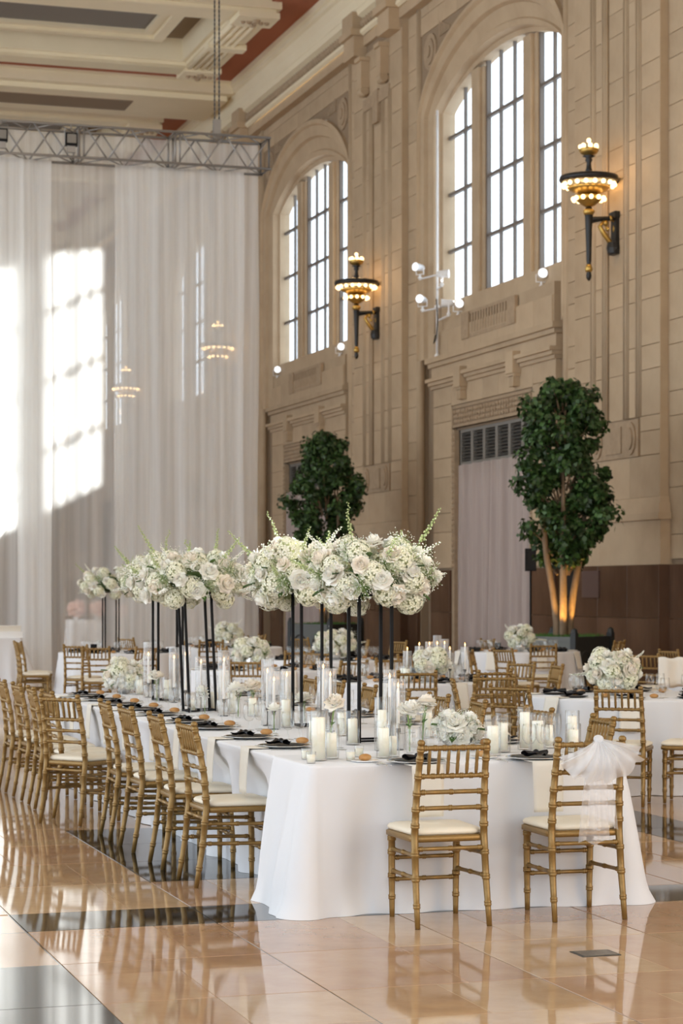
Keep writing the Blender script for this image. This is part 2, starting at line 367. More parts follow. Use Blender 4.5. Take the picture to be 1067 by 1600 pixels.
def pilaster(yp, detail):
    wr.box(WX+.045, 17.3, yp-1.85, yp+1.85, 0, 15.4)
    wr.box(WX+.20, 17.3, yp-2.65, yp-1.85, 0, 15.4); wr.box(WX+.20, 17.3, yp+1.85, yp+2.65, 0, 15.4)
    # plinth, base moulding
    wpart('base_moulding', MB().box(WX-.03, 17, yp-1.92, yp+1.92, 2.11, 2.95).box(WX-.09, 17, yp-1.97, yp+1.97, 2.9, 3.02).box(WX-.05, 17, yp-1.93, yp+1.93, 3.02, 3.2).box(WX-.02, 17, yp-1.89, yp+1.89, 3.2, 3.3), 'stone')
    if not detail: return
    for a, b, x in ((-1.85,-1.09,WX), (-.87,-.57,WX), (-.35,.35,WX+.03), (.57,.87,WX), (1.09,1.85,WX)):
        ashlar(x, yp+a, yp+b, 4.75, 13.7, 1.2)
    ashlar(WX, yp-1.85, yp+1.85, 3.3, 4.05, 1.2); ashlar(WX, yp-1.85, yp-1.04, 4.05, 4.75, 1.2, 1); ashlar(WX, yp+1.04, yp+1.85, 4.05, 4.75, 1.2, 1)
    ashlar(WX, yp-1.85, yp+1.85, 13.7, 15.0, 1.0)
    for s in (-1, 1):
        for w in (.98, .46):
            wpart('vertical_moulding', MB().tube([(WX+.01, yp+s*w, 4.75), (WX+.01, yp+s*w, 13.7)], .04, 8).box(WX-.02, WX+.04, yp+s*w-.105, yp+s*w-.075, 4.75, 13.7).box(WX-.02, WX+.04, yp+s*w+.075, yp+s*w+.105, 4.75, 13.7), 'stone')
        ashlar(WX+.16, yp+s*1.85 if s > 0 else yp-2.6, yp+2.6 if s > 0 else yp-1.85, 2.2, 15.2, 1.2, 1)
        # roll moulding at the edge of the bay
        wpart('roll_moulding', MB().tube([(WX+.20, yp+s*2.62, 2.11), (WX+.20, yp+s*2.62, 15.3)], .10, 10), 'stone')
        # scroll consoles under the entablature
        for w in (.75,):
            c = MB().box(WX-.22, WX+.05, yp+s*w-.16, yp+s*w+.16, 14.1, 14.75).box(WX-.28, WX+.05, yp+s*w-.2, yp+s*w+.2, 14.75, 14.85)
            c.lathe([(.11, -.15), (.13, -.1), (.13, .1), (.11, .15)], 12)
            k = len(c.v)-48
            for i in range(k, len(c.v)):
                x, y, z = c.v[i]; c.v[i] = (WX-.12+x, yp+s*w+z, 14.02+y)
            wpart('console', c, 'stone')
    # tablet with roundels under the panel
    c = MB().box(WX-.03, WX+.05, yp-1.02, yp+1.02, 4.05, 4.72)
    for s in (-1, 1):
        for r0, xx in ((.30, WX-.06), (.2, WX-.085)):
            vs = []; n = 18
            for i in range(n):
                a = 2*math.pi*i/n; vs.append((xx, yp+s*.72+r0*.75*math.cos(a), 4.385+r0*math.sin(a)))
            vs += [(WX, p[1], p[2]) for p in vs]
            c.add(vs, [tuple(range(n-1, -1, -1))]+[(i, (i+1) % n, n+(i+1) % n, n+i) for i in range(n)])
    c.box(WX-.055, WX, yp-.34, yp+.34, 4.14, 4.63)
    wpart('tablet', c, 'carving')
    wpart('tablet', MB().box(WX-.04, WX+.05, yp-1.0, yp+1.0, 13.55, 13.85).box(WX-.06, WX+.05, yp-.2, yp+.2, 13.1, 13.9), 'carving')

def bay(yc, idx, detail):
    H = 4.26
    # spandrel above arch
    ps = [math.sin(math.pi*(i/32-0.5)) for i in range(33)]
    def sp(i, j):
        p = ps[i]; zz = arch_z(p, 12.55, 1.95, 0.62)
        return (16.70, yc+4.3*p, zz if j == 0 else 15.4)
    wr.grid(33, 2, sp)
    # bay wall below the sill, around the door
    wr.box(16.88, 17.3, yc-4.3, yc-2.2, 0, 7.0); wr.box(16.88, 17.3, yc+2.2, yc+4.3, 0, 7.0)
    wr.box(16.88, 17.3, yc-2.2, yc+2.2, 5.25, 7.0); wr.box(17.25, 17.4, yc-2.3, yc+2.3, 0, 5.3)
    wr.box(16.95, 17.3, yc-4.3, yc+4.3, 7.0, 8.2)
    am = MB(); am.grid(len(QS), len(APROF), lambda i, j: (APROF[j][1], yc+arch_pt(APROF[j][0], QS[i])[0], arch_pt(APROF[j][0], QS[i])[1]))
    wpart('arch_moulding', am, 'stone')
    # projecting door block
    bl = MB()
    for s in (-1, 1):
        y0, y1 = sorted((yc+s*2.35, yc+s*3.55)); bl.box(16.79, 17.2, y0, y1, 0, 6.3)
    bl.box(16.79, 17.2, yc-2.35, yc+2.35, 5.3, 6.3)
    wpart('door_surround', bl, 'joint' if detail else 'stone')
    lg = MB().box(16.60, 17.2, yc-3.75, yc+3.75, 6.86, 6.98).box(16.66, 17.2, yc-3.69, yc+3.69, 6.76, 6.86).box(16.73, 17.2, yc-3.62, yc+3.62, 6.45, 6.76)
    wpart('ledge', lg, 'stone')
    for a, b in ((-3.66, -1.75), (-1.35, 1.35), (1.75, 3.66)):
        wpart('cornice_strip', MB().box(16.58, 17.0, yc+a, yc+b, 6.42, 6.5).box(16.64, 17.0, yc+a+.03, yc+b-.03, 6.34, 6.42).box(16.70, 17.0, yc+a+.05, yc+b-.05, 6.26, 6.34), 'stone')
    for s in (-1, 1):
        c = MB().box(16.56, 17.0, yc+s*1.55-.2, yc+s*1.55+.2, 6.15, 6.6).box(16.6, 17.0, yc+s*1.55-.17, yc+s*1.55+.17, 6.08, 6.15)
        for q in (-.1, 0, .1): c.box(16.6, 16.95, yc+s*1.55+q-.035, yc+s*1.55+q+.035, 5.88, 6.1)
        wpart('corbel', c, 'stone')
    # apron under the window, fluted tablet
    wpart('apron', MB().box(16.74, 17.3, yc-3.5, yc+3.5, 6.98, 7.55).box(16.78, 17.3, yc-3.42, yc+3.42, 7.55, 7.82).box(16.93, 17.3, yc-3.5, yc+3.5, 7.82, 8.22), 'stone')
    fl_ = MB()
    for i in range(13):
        y = yc-.96+i*.16; fl_.box(16.70, 16.76, y-.045, y+.045, 7.3, 7.72)
    for s in (-1, 1): fl_.box(16.68, 16.76, yc+s*1.35-.22, yc+s*1.35+.22, 7.2, 7.78)
    fl_.box(16.70, 16.76, yc-1.1, yc+1.1, 7.72, 7.78).box(16.70, 16.76, yc-1.1, yc+1.1, 7.2, 7.28)
    wpart('fluted_tablet', fl_, 'carving')
    # carved frieze, jamb strips
    fr = MB().box(16.76, 17.0, yc-2.35, yc+2.35, 5.3, 5.36).box(16.76, 17.0, yc-2.35, yc+2.35, 5.72, 5.78).box(16.76, 17, yc-2.4, yc-2.3, 5.3, 5.78).box(16.76, 17, yc+2.3, yc+2.4, 5.3, 5.78)
    for i in range(30):
        for j in range(3):
            y = yc-2.2+i*.152; r = random.Random(i*7+j); fr.sphere((16.79, y+r.uniform(-.02, .02), 5.43+j*.11), .058, 6, 4)
    wpart('carved_frieze', fr, 'carving')
    for s in (-1, 1):
        js = MB(); y0, y1 = sorted((yc+s*2.2, yc+s*2.36)); js.box(16.76, 17.25, y0, y1, 0, 5.25)
        for i in range(26): js.sphere((16.76, yc+s*2.28, 2.2+i*.118), .05, 6, 4)
        wpart('jamb_strip', js, 'carving')
    if detail:
        for s in (-1, 1):
            y0, y1 = sorted((yc+s*2.36, yc+s*3.55)); ashlar(16.75, y0, y1, 2.15, 5.85, 1.2, idx)
        ashlar(16.75, yc-2.36, yc+2.36, 5.8, 6.3, .9, 1); ashlar(16.75, yc-3.55, yc-2.36, 5.85, 6.3, 1.2, 1); ashlar(16.75, yc+2.36, yc+3.55, 5.85, 6.3, 1.2, 1)
        ashlar(16.71, yc-3.46, yc+3.46, 7.0, 7.54, .95)
        ashlar(16.67, yc-4.25, yc+4.25, 14.55, 15.2, 1.2, 1)
        for s in (-1, 1):   # carved spandrel rosette
            rs = MB()
            for r0, xx in ((.42, 16.66), (.30, 16.63), (.14, 16.60)):
                n = 16; vs = [(xx, yc+s*3.55+r0*math.cos(2*math.pi*i/n), 14.05+r0*math.sin(2*math.pi*i/n)) for i in range(n)]
                vs += [(16.71, p[1], p[2]) for p in vs]
                rs.add(vs, [tuple(range(n-1, -1, -1))]+[(i, (i+1) % n, n+(i+1) % n, n+i) for i in range(n)])
            for i in range(6): rs.box(16.66, 16.71, yc+s*(2.9-i*.12)-.035, yc+s*(2.9-i*.12)+.035, 14.25, 14.32+.045*(6-i))
            wpart('carved_rosette', rs, 'carving')

NP = range(-2, 6)
for k in NP: pilaster(YP0+PER*k, k in (0, 1, 2))
for k in range(-2, 5): bay(YC0+PER*k, k, k in (0, 1))
wright = tag(ob('wall_right', wr.mesh('wall_right', 'joint')), 'tall beige limestone wall with pilasters and arched windows', 'wall', kind='structure')
for n, mb, m in wall_parts: ob(n, mb.mesh(n, m, smooth=(n in ('roll_moulding', 'vertical_moulding'))), wright)
blocks = [b for b in blocks if b[1] > 32.0]
blocks.sort(key=lambda b: -((b[2]-b[1])*(b[4]-b[3])/(b[1]**2)))
for b in blocks[:290]:
    w, h = b[2]-b[1], b[4]-b[3]
    ob('stone_block', MB().block(0, .05, 0, w, 0, h, .007).mesh('stone_block', 'stone'), wright, (b[0], b[1], b[3]))
rest = MB()
for b in blocks[290:]: rest.block(b[0], .05, *b[1:], .007)
o = ob('stone_blocks', rest.mesh('stone_blocks', 'stone'), wright); o['kind'] = 'stuff'
# polished dark wainscot slabs
def wains(x, y0, y1, n):
    for i in range(n):
        a, b = lerp(y0, y1, i/n), lerp(y0, y1, (i+1)/n)
        for z0, z1 in ((0, 1.16), (1.16, 2.11)):
            ob('wainscot_slab', MB().block(0, .08, .003, b-a-.003, .003, z1-z0-.003, .006).mesh('wainscot_slab', 'wainscot'), wright, (x, a, z0))
for k in (-1, 0, 1, 2, 3):
    yp = YP0+PER*k; yc = YC0+PER*k
    wains(WX-.07, yp-1.93, yp+1.93, 3)
    wains(WX+.12, yp+1.93, yp+2.6, 1); wains(WX+.12, yp-2.6, yp-1.93, 1)
    wains(16.70, yc-3.6, yc-2.37, 1); wains(16.70, yc+2.37, yc+3.6, 1)
# end faces of the wainscot returns
for k in (0, 1, 2):
    yp = YP0+PER*k
    ob('wainscot_slab', MB().box(WX-.07, 16.9, yp-1.95, yp-1.93, 0, 2.11).mesh('wainscot_slab', 'wainscot'), wright)
    ob('stone_block', MB().box(WX, 16.72, yp-1.855, yp-1.85, 3.3, 15.3).mesh('stone_block', 'stone'), wright)
    yc = YC0+PER*k
    ob('stone_block', MB().box(16.75, 17.0, yc-3.56, yc-3.55, 2.1, 6.3).mesh('stone_block', 'stone'), wright)

# ---- entablature and cornice running the length of the wall
ent = MB().box(16.45, 18, -4, 108, 15.2, 15.45).box(16.50, 18, -4, 108, 15.45, 15.62)
CP = [(16.42, 15.45), (16.34, 15.50), (16.34, 15.58), (16.44, 15.62), (16.44, 15.90), (16.30, 15.96), (16.26, 16.08), (16.24, 16.10), (16.18, 16.30), (16.06, 16.48), (15.98, 16.52), (15.98, 16.62), (15.90, 16.66), (15.88, 16.82)]
cn = MB(); cn.grid(len(CP), 2, lambda i, j: (CP[i][0], -4 if j == 0 else 108, CP[i][1]))
tr = tag(ob('trim_1', ent.mesh('entablature', 'stone')), 'stone entablature band with egg and dart course along the wall top', 'cornice', kind='structure')
ob('cornice', cn.mesh('cornice', 'plaster'), tr)
eg = MB()
for i in range(190):
    y = 48+i*.2; eg.sphere((16.43, y, 15.77), .085, 6, 5, 1.25); eg.box(16.40, 16.46, y+.085, y+.115, 15.66, 15.89)
o = ob('egg_and_dart', eg.mesh('egg_and_dart', 'carving'), tr); o['kind'] = 'stuff'
for k in range(-1, 6):
    yp = YP0+PER*k
    for s in (-1, 1):
        ob('entablature_block', MB().box(16.20, 16.9, yp+s*1.35-.42, yp+s*1.35+.42, 14.95, 15.45).box(16.10, 16.9, yp+s*1.35-.5, yp+s*1.35+.5, 15.45, 15.62).box(16.16, 16.9, yp+s*1.35-.42, yp+s*1.35+.42, 15.62, 16.05).mesh('entablature_block', 'stone'), tr)

# ---- ceiling
ce = MB().box(-14, 18, -7, 108, 17.6, 18.0)
# flat soffit fields: near part plain, cross beams between the coffers
for k in range(-3, 6):
    yb = YC0+PER*k
    ce.box(-14, 16.4, yb+5.0, yb+PER-5.0, 16.75, 17.6)
ceil = tag(ob('ceiling', ce.mesh('ceiling', 'plaster')), 'cream coffered plaster ceiling with red and grey panels', 'ceiling', kind='structure')
def ring(xa, xb, ya, yb, w, z0, z1):   # rectangular ring of boxes with mitred look
    return MB().box(xa, xb, ya, ya+w, z0, z1).box(xa, xb, yb-w, yb, z0, z1).box(xa, xa+w, ya+w, yb-w, z0, z1).box(xb-w, xb, ya+w, yb-w, z0, z1)
for k in range(-3, 5):
    yb = YC0+PER*k; xa = -11.0
    ob('red_border', ring(xa-.9, 15.95, yb-5.0, yb+5.0, 1.2, 16.80, 16.86).mesh('red_border', 'red_panel'), ceil)
    if k not in (1, 2, 3): 
        ob('coffer_frame', ring(xa, 15.0, yb-3.6, yb+3.6, 1.2, 16.35, 17.6).mesh('coffer_frame', 'plaster'), ceil); continue
    ob('coffer_frame', ring(xa, 15.02, yb-3.62, yb+3.62, 1.22, 16.62, 17.6).mesh('coffer_frame', 'plaster'), ceil)
    ob('coffer_frame', ring(xa+.12, 14.9, yb-3.5, yb+3.5, .98, 16.52, 16.62).mesh('coffer_frame', 'plaster'), ceil)
    ob('coffer_frame', ring(xa+1.05, 13.95, yb-2.55, yb+2.55, .1, 16.70, 17.6).mesh('coffer_frame', 'plaster'), ceil)
    for q in range(4):     # reeded underside
        w = .30+q*.19
        ob('reed', MB().tube([(14.9-w, yb-3.2, 16.51), (14.9-w, yb+3.2, 16.51)], .085, 8).tube([(xa+.5, yb+3.5-w, 16.51), (14.6, yb+3.5-w, 16.51)], .085, 8).mesh('reed', 'plaster', True), ceil)
    for yy in (yb-3.06, yb, yb+3.06):
        ob('bracket_plate', MB().box(13.9, 14.98, yy-.5 if yy != yb else yy-.22, yy+.5 if yy != yb else yy+.22, 16.38, 16.53).mesh('bracket_plate', 'plaster'), ceil)
        if yy != yb:
            c = MB()
            for q in range(5): c.sphere((14.12+q*.16, yy, 16.38), .075, 6, 4)
            for q in (-.2, .2): c.sphere((14.44, yy+q, 16.38), .1, 6, 4)
            ob('bracket_rosette', c.mesh('bracket_rosette', 'carving'), ceil)
    for xx in (1.5, 7.7): ob('bracket_plate', MB().box(xx-.22, xx+.22, yb+2.5, yb+3.6, 16.40, 16.53).mesh('bracket_plate', 'plaster'), ceil)
    ob('recess_panel', ring(xa+1.1, 13.85, yb-2.5, yb+2.5, .8, 17.25, 17.3).mesh('recess_panel', 'brown_panel'), ceil)
    ob('inner_frame', ring(xa+1.8, 13.05, yb-1.75, yb+1.75, .30, 16.92, 17.3).mesh('inner_frame', 'plaster'), ceil)
    ob('inner_frame', ring(xa+2.1, 12.75, yb-1.5, yb+1.5, .28, 17.02, 17.3).mesh('inner_frame', 'plaster'), ceil)
    ob('centre_panel', MB().box(xa+2.3, 12.5, yb-1.3, yb+1.3, 17.12, 17.3).mesh('centre_panel', 'grey_panel'), ceil)
for k in (1, 2, 3):    # cross beams, stepped, one flat brown inset each
    y0 = YC0+PER*k+5.0; y1 = y0+PER-10
    ob('cross_beam', MB().box(-14, 16.0, y0+.15, y1-.15, 16.45, 16.8).box(-14, 15.9, y0+.5, y1-.5, 16.3, 16.5).mesh('cross_beam', 'plaster'), ceil)
    ob('beam_inset', MB().box(-12, 13.2, y0+1.25, y1-1.25, 16.28, 16.31).mesh('beam_inset', 'brown_panel'), ceil)
tag(ob('wall_back_added', MB().box(-14, -9, -7, -6, 0, 17.6).box(11, 18, -7, -6, 0, 17.6).box(-9, 11, -7, -6, 0, 1.0).box(-9, 11, -7, -6, 15.0, 17.6).box(-3, -2, -7, -6, 1, 15).box(4, 5, -7, -6, 1, 15).mesh('wall_back_added', 'stone')), 'added unseen limestone end wall behind the viewpoint, three tall openings shaping the daylight', 'wall', kind='structure')  # unseen wall added to cut the fill, openings shaped to let cool daylight in
wl = MB().box(-14.5, -14, 55, 108, 0, 8.2).box(-14.5, -14, 55, 108, 13.3, 17.6)
for k in range(1, 5): wl.box(-14.5, -14, YP0+PER*k-2.6 if k > 1 else 55, YP0+PER*k+2.6, 8.2, 13.3)
tag(ob('wall_left_added', wl.mesh('wall_left_added', 'stone')), 'added unseen limestone wall with window openings opposite, for reflections in the wainscot', 'wall', kind='structure')  # unseen wall section added so the wainscot mirrors stone instead of open sky
tag(ob('wall_far', MB().box(-14, 18, 107, 108, 0, 17.6).mesh('wall_far', 'stone')), 'pale limestone end wall far behind the sheer curtain', 'wall', kind='structure')

# ---- windows, door curtains, louvres
LIGHTS = ((-3.66, -1.82, (0.60,)), (-1.18, 1.18, (1/3, 2/3)), (1.82, 3.66, (0.40,)))
HB = (9.46, 10.77, 12.08)
where = {0: 'beside the wall torch above the large tree', 1: 'between the two wall torches above the dark tree'}
pane_bank = {}
for k in range(-2, 5):
    yc = YC0+PER*k
    w = thing('window_%d' % (k+3), ('tall arched iron-barred window ' + where.get(k, 'bay seen behind the sheer curtain')), 'window', (17.1, yc, 8.2), 0, kind='structure')
    for s in (-1, 1):
        ob('mullion', MB().box(-.12, .10, s*1.5-.20, s*1.5+.20, 0, 5.0).box(-.03, .09, s*1.5-.33, s*1.5+.33, 0, 5.0).mesh('mullion', 'stone'), w)
    for a, b, vs in LIGHTS:
        top = 5.25
        for e in (a+.03, b-.03): ob('window_frame', MB().box(.02, .12, e-.045, e+.045, 0, top).mesh('window_frame', 'window_iron'), w)
        ob('window_frame', MB().box(.02, .12, a, b, 0, .07).mesh('window_frame', 'window_iron'), w)
        for h in HB: ob('glazing_bar', MB().box(.03, .11, a, b, h-8.2-.035, h-8.2+.035).mesh('glazing_bar', 'window_iron'), w)
        for t in vs: ob('glazing_bar', MB().box(.035, .105, lerp(a, b, t)-.03, lerp(a, b, t)+.03, 0, top).mesh('glazing_bar', 'window_iron'), w)
        ys = [a]+[lerp(a, b, t) for t in vs]+[b]; zs = [0]+[h-8.2 for h in HB]+[top]
        for y0, y1 in zip(ys, ys[1:]):
            for z0, z1 in zip(zs, zs[1:]):
                key = (round(y1-y0, 3), round(z1-z0, 3))
                if key not in pane_bank: pane_bank[key] = MB().box(0, .006, 0, y1-y0, 0, z1-z0).mesh('pane', 'pane')
                ob('pane', pane_bank[key], w, (.07, y0, z0))
for k in range(-1, 3):
    yc = YC0+PER*k
    # ventilation louvres
    n = 6; wv = thing('ventilation_louvre', 'grey ventilation louvres above the mauve curtain ' + {0: 'behind the large tree', 1: 'behind the dark tree'}.get(k, 'far along the wall' if k > 1 else 'of the bay nearer than the large tree'), 'vent', (16.9, yc, 4.45))
    for i in range(n):
        a = -2.2+i*4.4/n; b = a+4.4/n
        ob('frame', MB().box(0, .12, a, a+.07, 0, .8).box(0, .12, b-.07, b, 0, .8).box(0, .12, a+.07, b-.07, 0, .07).box(0, .12, a+.07, b-.07, .73, .8).mesh('frame', 'louver'), wv)
        ob('backing', MB().box(.10, .14, a+.05, b-.05, .05, .75).mesh('backing', 'iron'), wv)
        for j in range(9):
            z = .10+j*.072; q = MB(); q.add([(.01, a+.07, z), (.01, b-.07, z), (.09, b-.07, z+.05), (.09, a+.07, z+.05), (.01, a+.07, z+.012), (.01, b-.07, z+.012), (.09, b-.07, z+.062), (.09, a+.07, z+.062)], [(0,3,2,1),(4,5,6,7),(0,1,5,4),(2,3,7,6)])
            ob('slat', q.mesh('slat', 'slat'), wv)
    rr = random.Random(20+k); ph = [rr.uniform(0, 6) for _ in range(4)]
    def cur(i, j):
        y = -2.21+4.42*i/150; z = 4.45*(1-j/6)
        f = .085*math.sin(y*11+ph[0]+.9*math.sin(y*2.3))+.055*math.sin(y*19+ph[1])+.02*math.sin(y*41+ph[2]+z*.4)
        return (f*(.6+.4*(1-z/4.45)), y+.02*math.sin(z*1.3+y*4), z)
    c = ob('velvet_curtain', MB().grid(151, 7, cur).mesh('velvet_curtain', 'velvet', True), None, (16.83, yc, 0))
    so = c.modifiers.new('thickness', 'SOLIDIFY'); so.thickness = 0.015
    tag(c, {0: 'mauve crushed velvet curtain filling the doorway beside the large tree', 1: 'mauve crushed velvet curtain filling the doorway behind the dark tree'}.get(k, 'mauve velvet curtain in a doorway ' + ('far along the wall behind the drape' if k > 1 else 'nearer than the large tree')), 'curtain')
# ================================================================ FIXTURES ON AND BY THE WALL
def light(name, kind, loc, energy, col, parent=None, **kw):
    l = bpy.data.lights.new(name, kind); l.energy = energy; l.color = col
    for k, v in kw.items(): setattr(l, k, v)
    o = bpy.data.objects.new(name, l); COL.objects.link(o); o.location = loc
    if parent: o.parent = parent
    return o
# ---- torch sconce: origin at wall, z=0 at world z 7.3; torch stands 0.55 m off the wall
bulb_me = MB().sphere((0,0,0), .043, 8, 6).mesh('bulb', 'bulb', True)
def torch_parts():
    cx = -.55; p = []
    sh = MB().lathe([(.012,0),(.045,.05),(.05,.1),(.035,.16),(.06,.22),(.03,.28),(.045,.36),(.06,.9),(.075,1.22),(.10,1.26),(.07,1.30),(.05,1.34)], 14, (cx,0,0))
    p.append(('shaft', sh.mesh('shaft', 'bronze', True)))
    p.append(('collar', MB().lathe([(.05,.16),(.075,.2),(.06,.26),(.045,.3)], 14, (cx,0,0)).lathe([(.08,1.2),(.115,1.26),(.08,1.31)], 14, (cx,0,0)).mesh('collar', 'brass', True)))
    p.append(('lower_bowl', MB().lathe([(.05,1.34),(.12,1.38),(.21,1.45),(.27,1.52),(.24,1.55),(.1,1.57)], 20, (cx,0,0)).mesh('lower_bowl', 'brass', True)))
    p.append(('upper_bowl', MB().lathe([(.1,1.56),(.24,1.6),(.36,1.66),(.40,1.70),(.2,1.72)], 24, (cx,0,0)).mesh('upper_bowl', 'brass', True)))
    p.append(('ring', MB().lathe([(.40,1.80),(.52,1.80),(.545,1.84),(.53,1.90),(.44,1.91),(.30,1.95),(.12,1.98),(.06,2.0)], 28, (cx,0,0)).mesh('ring', 'bronze', True)))
    p.append(('stem', MB().lathe([(.09,1.97),(.05,2.05),(.04,2.15),(.07,2.2),(.05,2.24),(.12,2.27),(.05,2.3)], 14, (cx,0,0)).mesh('stem', 'bronze', True)))
    p.append(('crown', MB().lathe([(.06,2.28),(.15,2.32),(.185,2.38),(.17,2.41),(.03,2.42)], 16, (cx,0,0)).mesh('crown', 'brass', True)))
    for i in range(18):
        a = 2*math.pi*i/18; p.append(('bulb', bulb_me, None, (cx+.47*math.cos(a), .47*math.sin(a), 1.745)))
    for i in range(12):
        a = 2*math.pi*(i+.5)/12; p.append(('bulb', bulb_me, None, (cx+.285*math.cos(a), .285*math.sin(a), 1.49)))
    for i in range(7):
        a = 2*math.pi*i/7; p.append(('bulb', bulb_me, None, (cx+.15*math.cos(a), .15*math.sin(a), 2.45)))
    p.append(('bulb', bulb_me, None, (cx, 0, 2.56)))
    arm = MB().tube([(cx,0,1.12),(-.3,0,1.15),(-.1,0,1.16),(.0,0,1.16)], [.05,.04,.045,.05], 8).tube([(cx,0,1.05),(-.4,0,1.10),(-.25,0,1.13)], [.02,.03,.02], 6)
    p.append(('arm', arm.mesh('arm', 'bronze', True)))
    path = []
    for i in range(26):
        t = i/25; a = -0.6+t*5.2; r = .20*(1-t*.75); path.append((-.13-.02+r*math.cos(a)*.7, 0, .88+.14+r*math.sin(a)))
    p.append(('scroll', MB().tube(path, [.035+.02*math.sin(i*.9) for i in range(26)], 8).tube([(-.25,0,1.12),(-.33,0,1.0),(-.24,0,.86),(-.12,0,.72),(-.05,0,.62)], [.02,.045,.05,.045,.02], 8).mesh('scroll', 'brass', True)))
    p.append(('back_plate', MB().box(-.06,.02,-.11,.11,.55,1.22).box(-.09,.02,-.14,.14,1.16,1.28).box(-.09,.0,-.13,.13,.5,.58).lathe([(.12,-.1),(.14,0),(.12,.1)], 12, (-.05,0,.62)).mesh('back_plate', 'bronze')))
    p.append(('wall_tie', MB().tube([(cx+.5,0,1.84),(.02,0,1.84)], .03, 6).lathe([(.08,0),(.09,.05),(.05,.1)], 10, (-.02,0,1.8)).mesh('wall_tie', 'bronze')))
    return p
TP = torch_parts()
TL = {0: 'black and brass torch wall lamp with glowing globes above the large tree', 1: 'black and brass torch wall lamp with glowing globes between the two arched windows'}
for k in range(0, 5):
    t = inst(TP, 'torch_wall_lamp', TL.get(k, 'black and brass torch wall lamp glowing dimly behind the sheer curtain'), 'wall lamp', (WX+.02, YP0+PER*k, 7.3), 0, 'torch lamps along the stone wall')
    light('torch_glow', 'POINT', (-.55, 0, 1.75), 90 if k < 2 else 60, (1.0, .62, .3), t, shadow_soft_size=.50)
# ---- stage spotlights on poles by the windows
def spotlight_parts():
    body = MB().lathe([(.0,-.16),(.06,-.15),(.09,-.10),(.10,0),(.11,.12),(.125,.20),(.12,.21)], 14, cap=False)
    for i, q in enumerate(body.v): body.v[i] = (-q[2], q[0], q[1])
    ln = MB().lathe([(.001,.19),(.118,.19),(.118,.2)], 14, cap=False)
    for i, q in enumerate(ln.v): ln.v[i] = (-q[2], q[0], q[1])
    yoke = MB().tube([(0,-.14,0),(0,-.14,-.2),(0,.14,-.2),(0,.14,0)], .016, 6)
    return [('body', body.mesh('body', 'fixture_white', True)), ('lens', ln.mesh('lens', 'lens')), ('yoke', yoke.mesh('yoke', 'fixture_white')),
            ('base', MB().lathe([(.06,-.32),(.06,-.28),(.03,-.26),(.03,-.2)], 10).mesh('base', 'fixture_white'))]
SPP = spotlight_parts(); HELD = []
for u, v, X, rz, lab in ((656, 418, 16.50, .5, 'white stage spotlight clamped highest on the pole left of the large window'), (690, 428, 16.55, 2.6, 'white stage spotlight turned back on the pole left of the large window'),
                         (660, 468, 16.50, .8, 'white stage spotlight clamped lowest on the pole left of the large window'), (701, 474, 16.55, -.4, 'small white stage spotlight beside the pole left of the large window'),
                         (716, 470, 16.86, 1.35, 'white stage spotlight on the sill of the large window'), (846, 419, 16.86, 1.35, 'white stage spotlight at the right end of the large window sill'),
                         (531, 540, 16.86, 1.45, 'white stage spotlight on the sill of the window between the torches'), (433, 574, 16.86, 1.35, 'white stage spotlight by the drape on a window sill')):
    t = (u-CX)/F; D = X/(SN+CS*t); y = D*(CS-SN*t); z = CH+(HZ-v)*D/F
    if X > 16.7: z = 7.82+.32*.8-.003
    else: HELD.append((X, y, z-.25))
    inst(SPP, 'stage_spotlight', lab, 'spotlight', (X, y, z), rz, 'stage spotlights by the windows', scale=.8)
t = (683-CX)/F; D = 16.64/(SN+CS*t); yq = D*(CS-SN*t)
pl = thing('lighting_pole', 'slim white lighting pole standing on the ledge left of the large window', 'pole', (16.64, yq, 6.978))
ob('pole', MB().tube([(0,0,0),(0,0,5.6)], .03, 10).mesh('pole', 'fixture_white', True), pl)
ob('clamp', MB().box(-.05,.05,-.05,.05,1.1,1.16).mesh('clamp', 'fixture_white'), pl)
for X, Y, Z in HELD:                   # an arm from the pole to the foot of each spotlight
    a = (X-16.64, Y-yq, Z-6.978)
    ob('arm', MB().tube([(0,0,a[2]-.02), (a[0],a[1],a[2]-.02)], .02, 6).tube([(a[0],a[1],a[2]-.04), (a[0],a[1],a[2]+.03)], .028, 8).mesh('arm', 'fixture_white'), pl)
ob('cable', MB().tube([(-.03,-.03,1.3),(-.06,-.2,.8),(-.06,-.1,.4),(-.05,.1,.3),(-.03,.03,.5)], .012, 5).mesh('cable', 'black'), pl)
ob('base_plate', MB().lathe([(.062,0),(.062,.03),(.035,.06)], 14).mesh('base_plate', 'fixture_white'), pl)

# ---- aluminium box truss with sheer drapes
YD = 40.0
tz0, tz1, ty0, ty1, tx0, tx1 = 9.80, 10.40, YD-.3, YD+.3, 1.0, 11.07
tr_ = thing('lighting_truss', 'aluminium box truss hung across the hall carrying the sheer drapes', 'truss', (0, 0, 0))
chord = MB().tube([(tx0,0,0),(tx1,0,0)], .026, 8).mesh('chord', 'aluminium', True)
for y in (ty0, ty1):
    for z in (tz0, tz1): ob('chord', chord, tr_, (0, y, z))
up = MB().tube([(0,0,tz0),(0,0,tz1)], .02, 6).mesh('upright', 'aluminium', True)
cr = MB().tube([(0,ty0,0),(0,ty1,0)], .02, 6).mesh('cross_tube', 'aluminium', True)
dg = [MB().tube([(0,0,tz0),(.42,0,tz1)], .016, 6).mesh('brace', 'aluminium', True), MB().tube([(0,0,tz1),(.42,0,tz0)], .016, 6).mesh('brace', 'aluminium', True)]
fz = [MB().tube([(0,ty0,0),(.42,ty1,0)], .014, 6).mesh('brace', 'aluminium', True), MB().tube([(0,ty1,0),(.42,ty0,0)], .014, 6).mesh('brace', 'aluminium', True)]
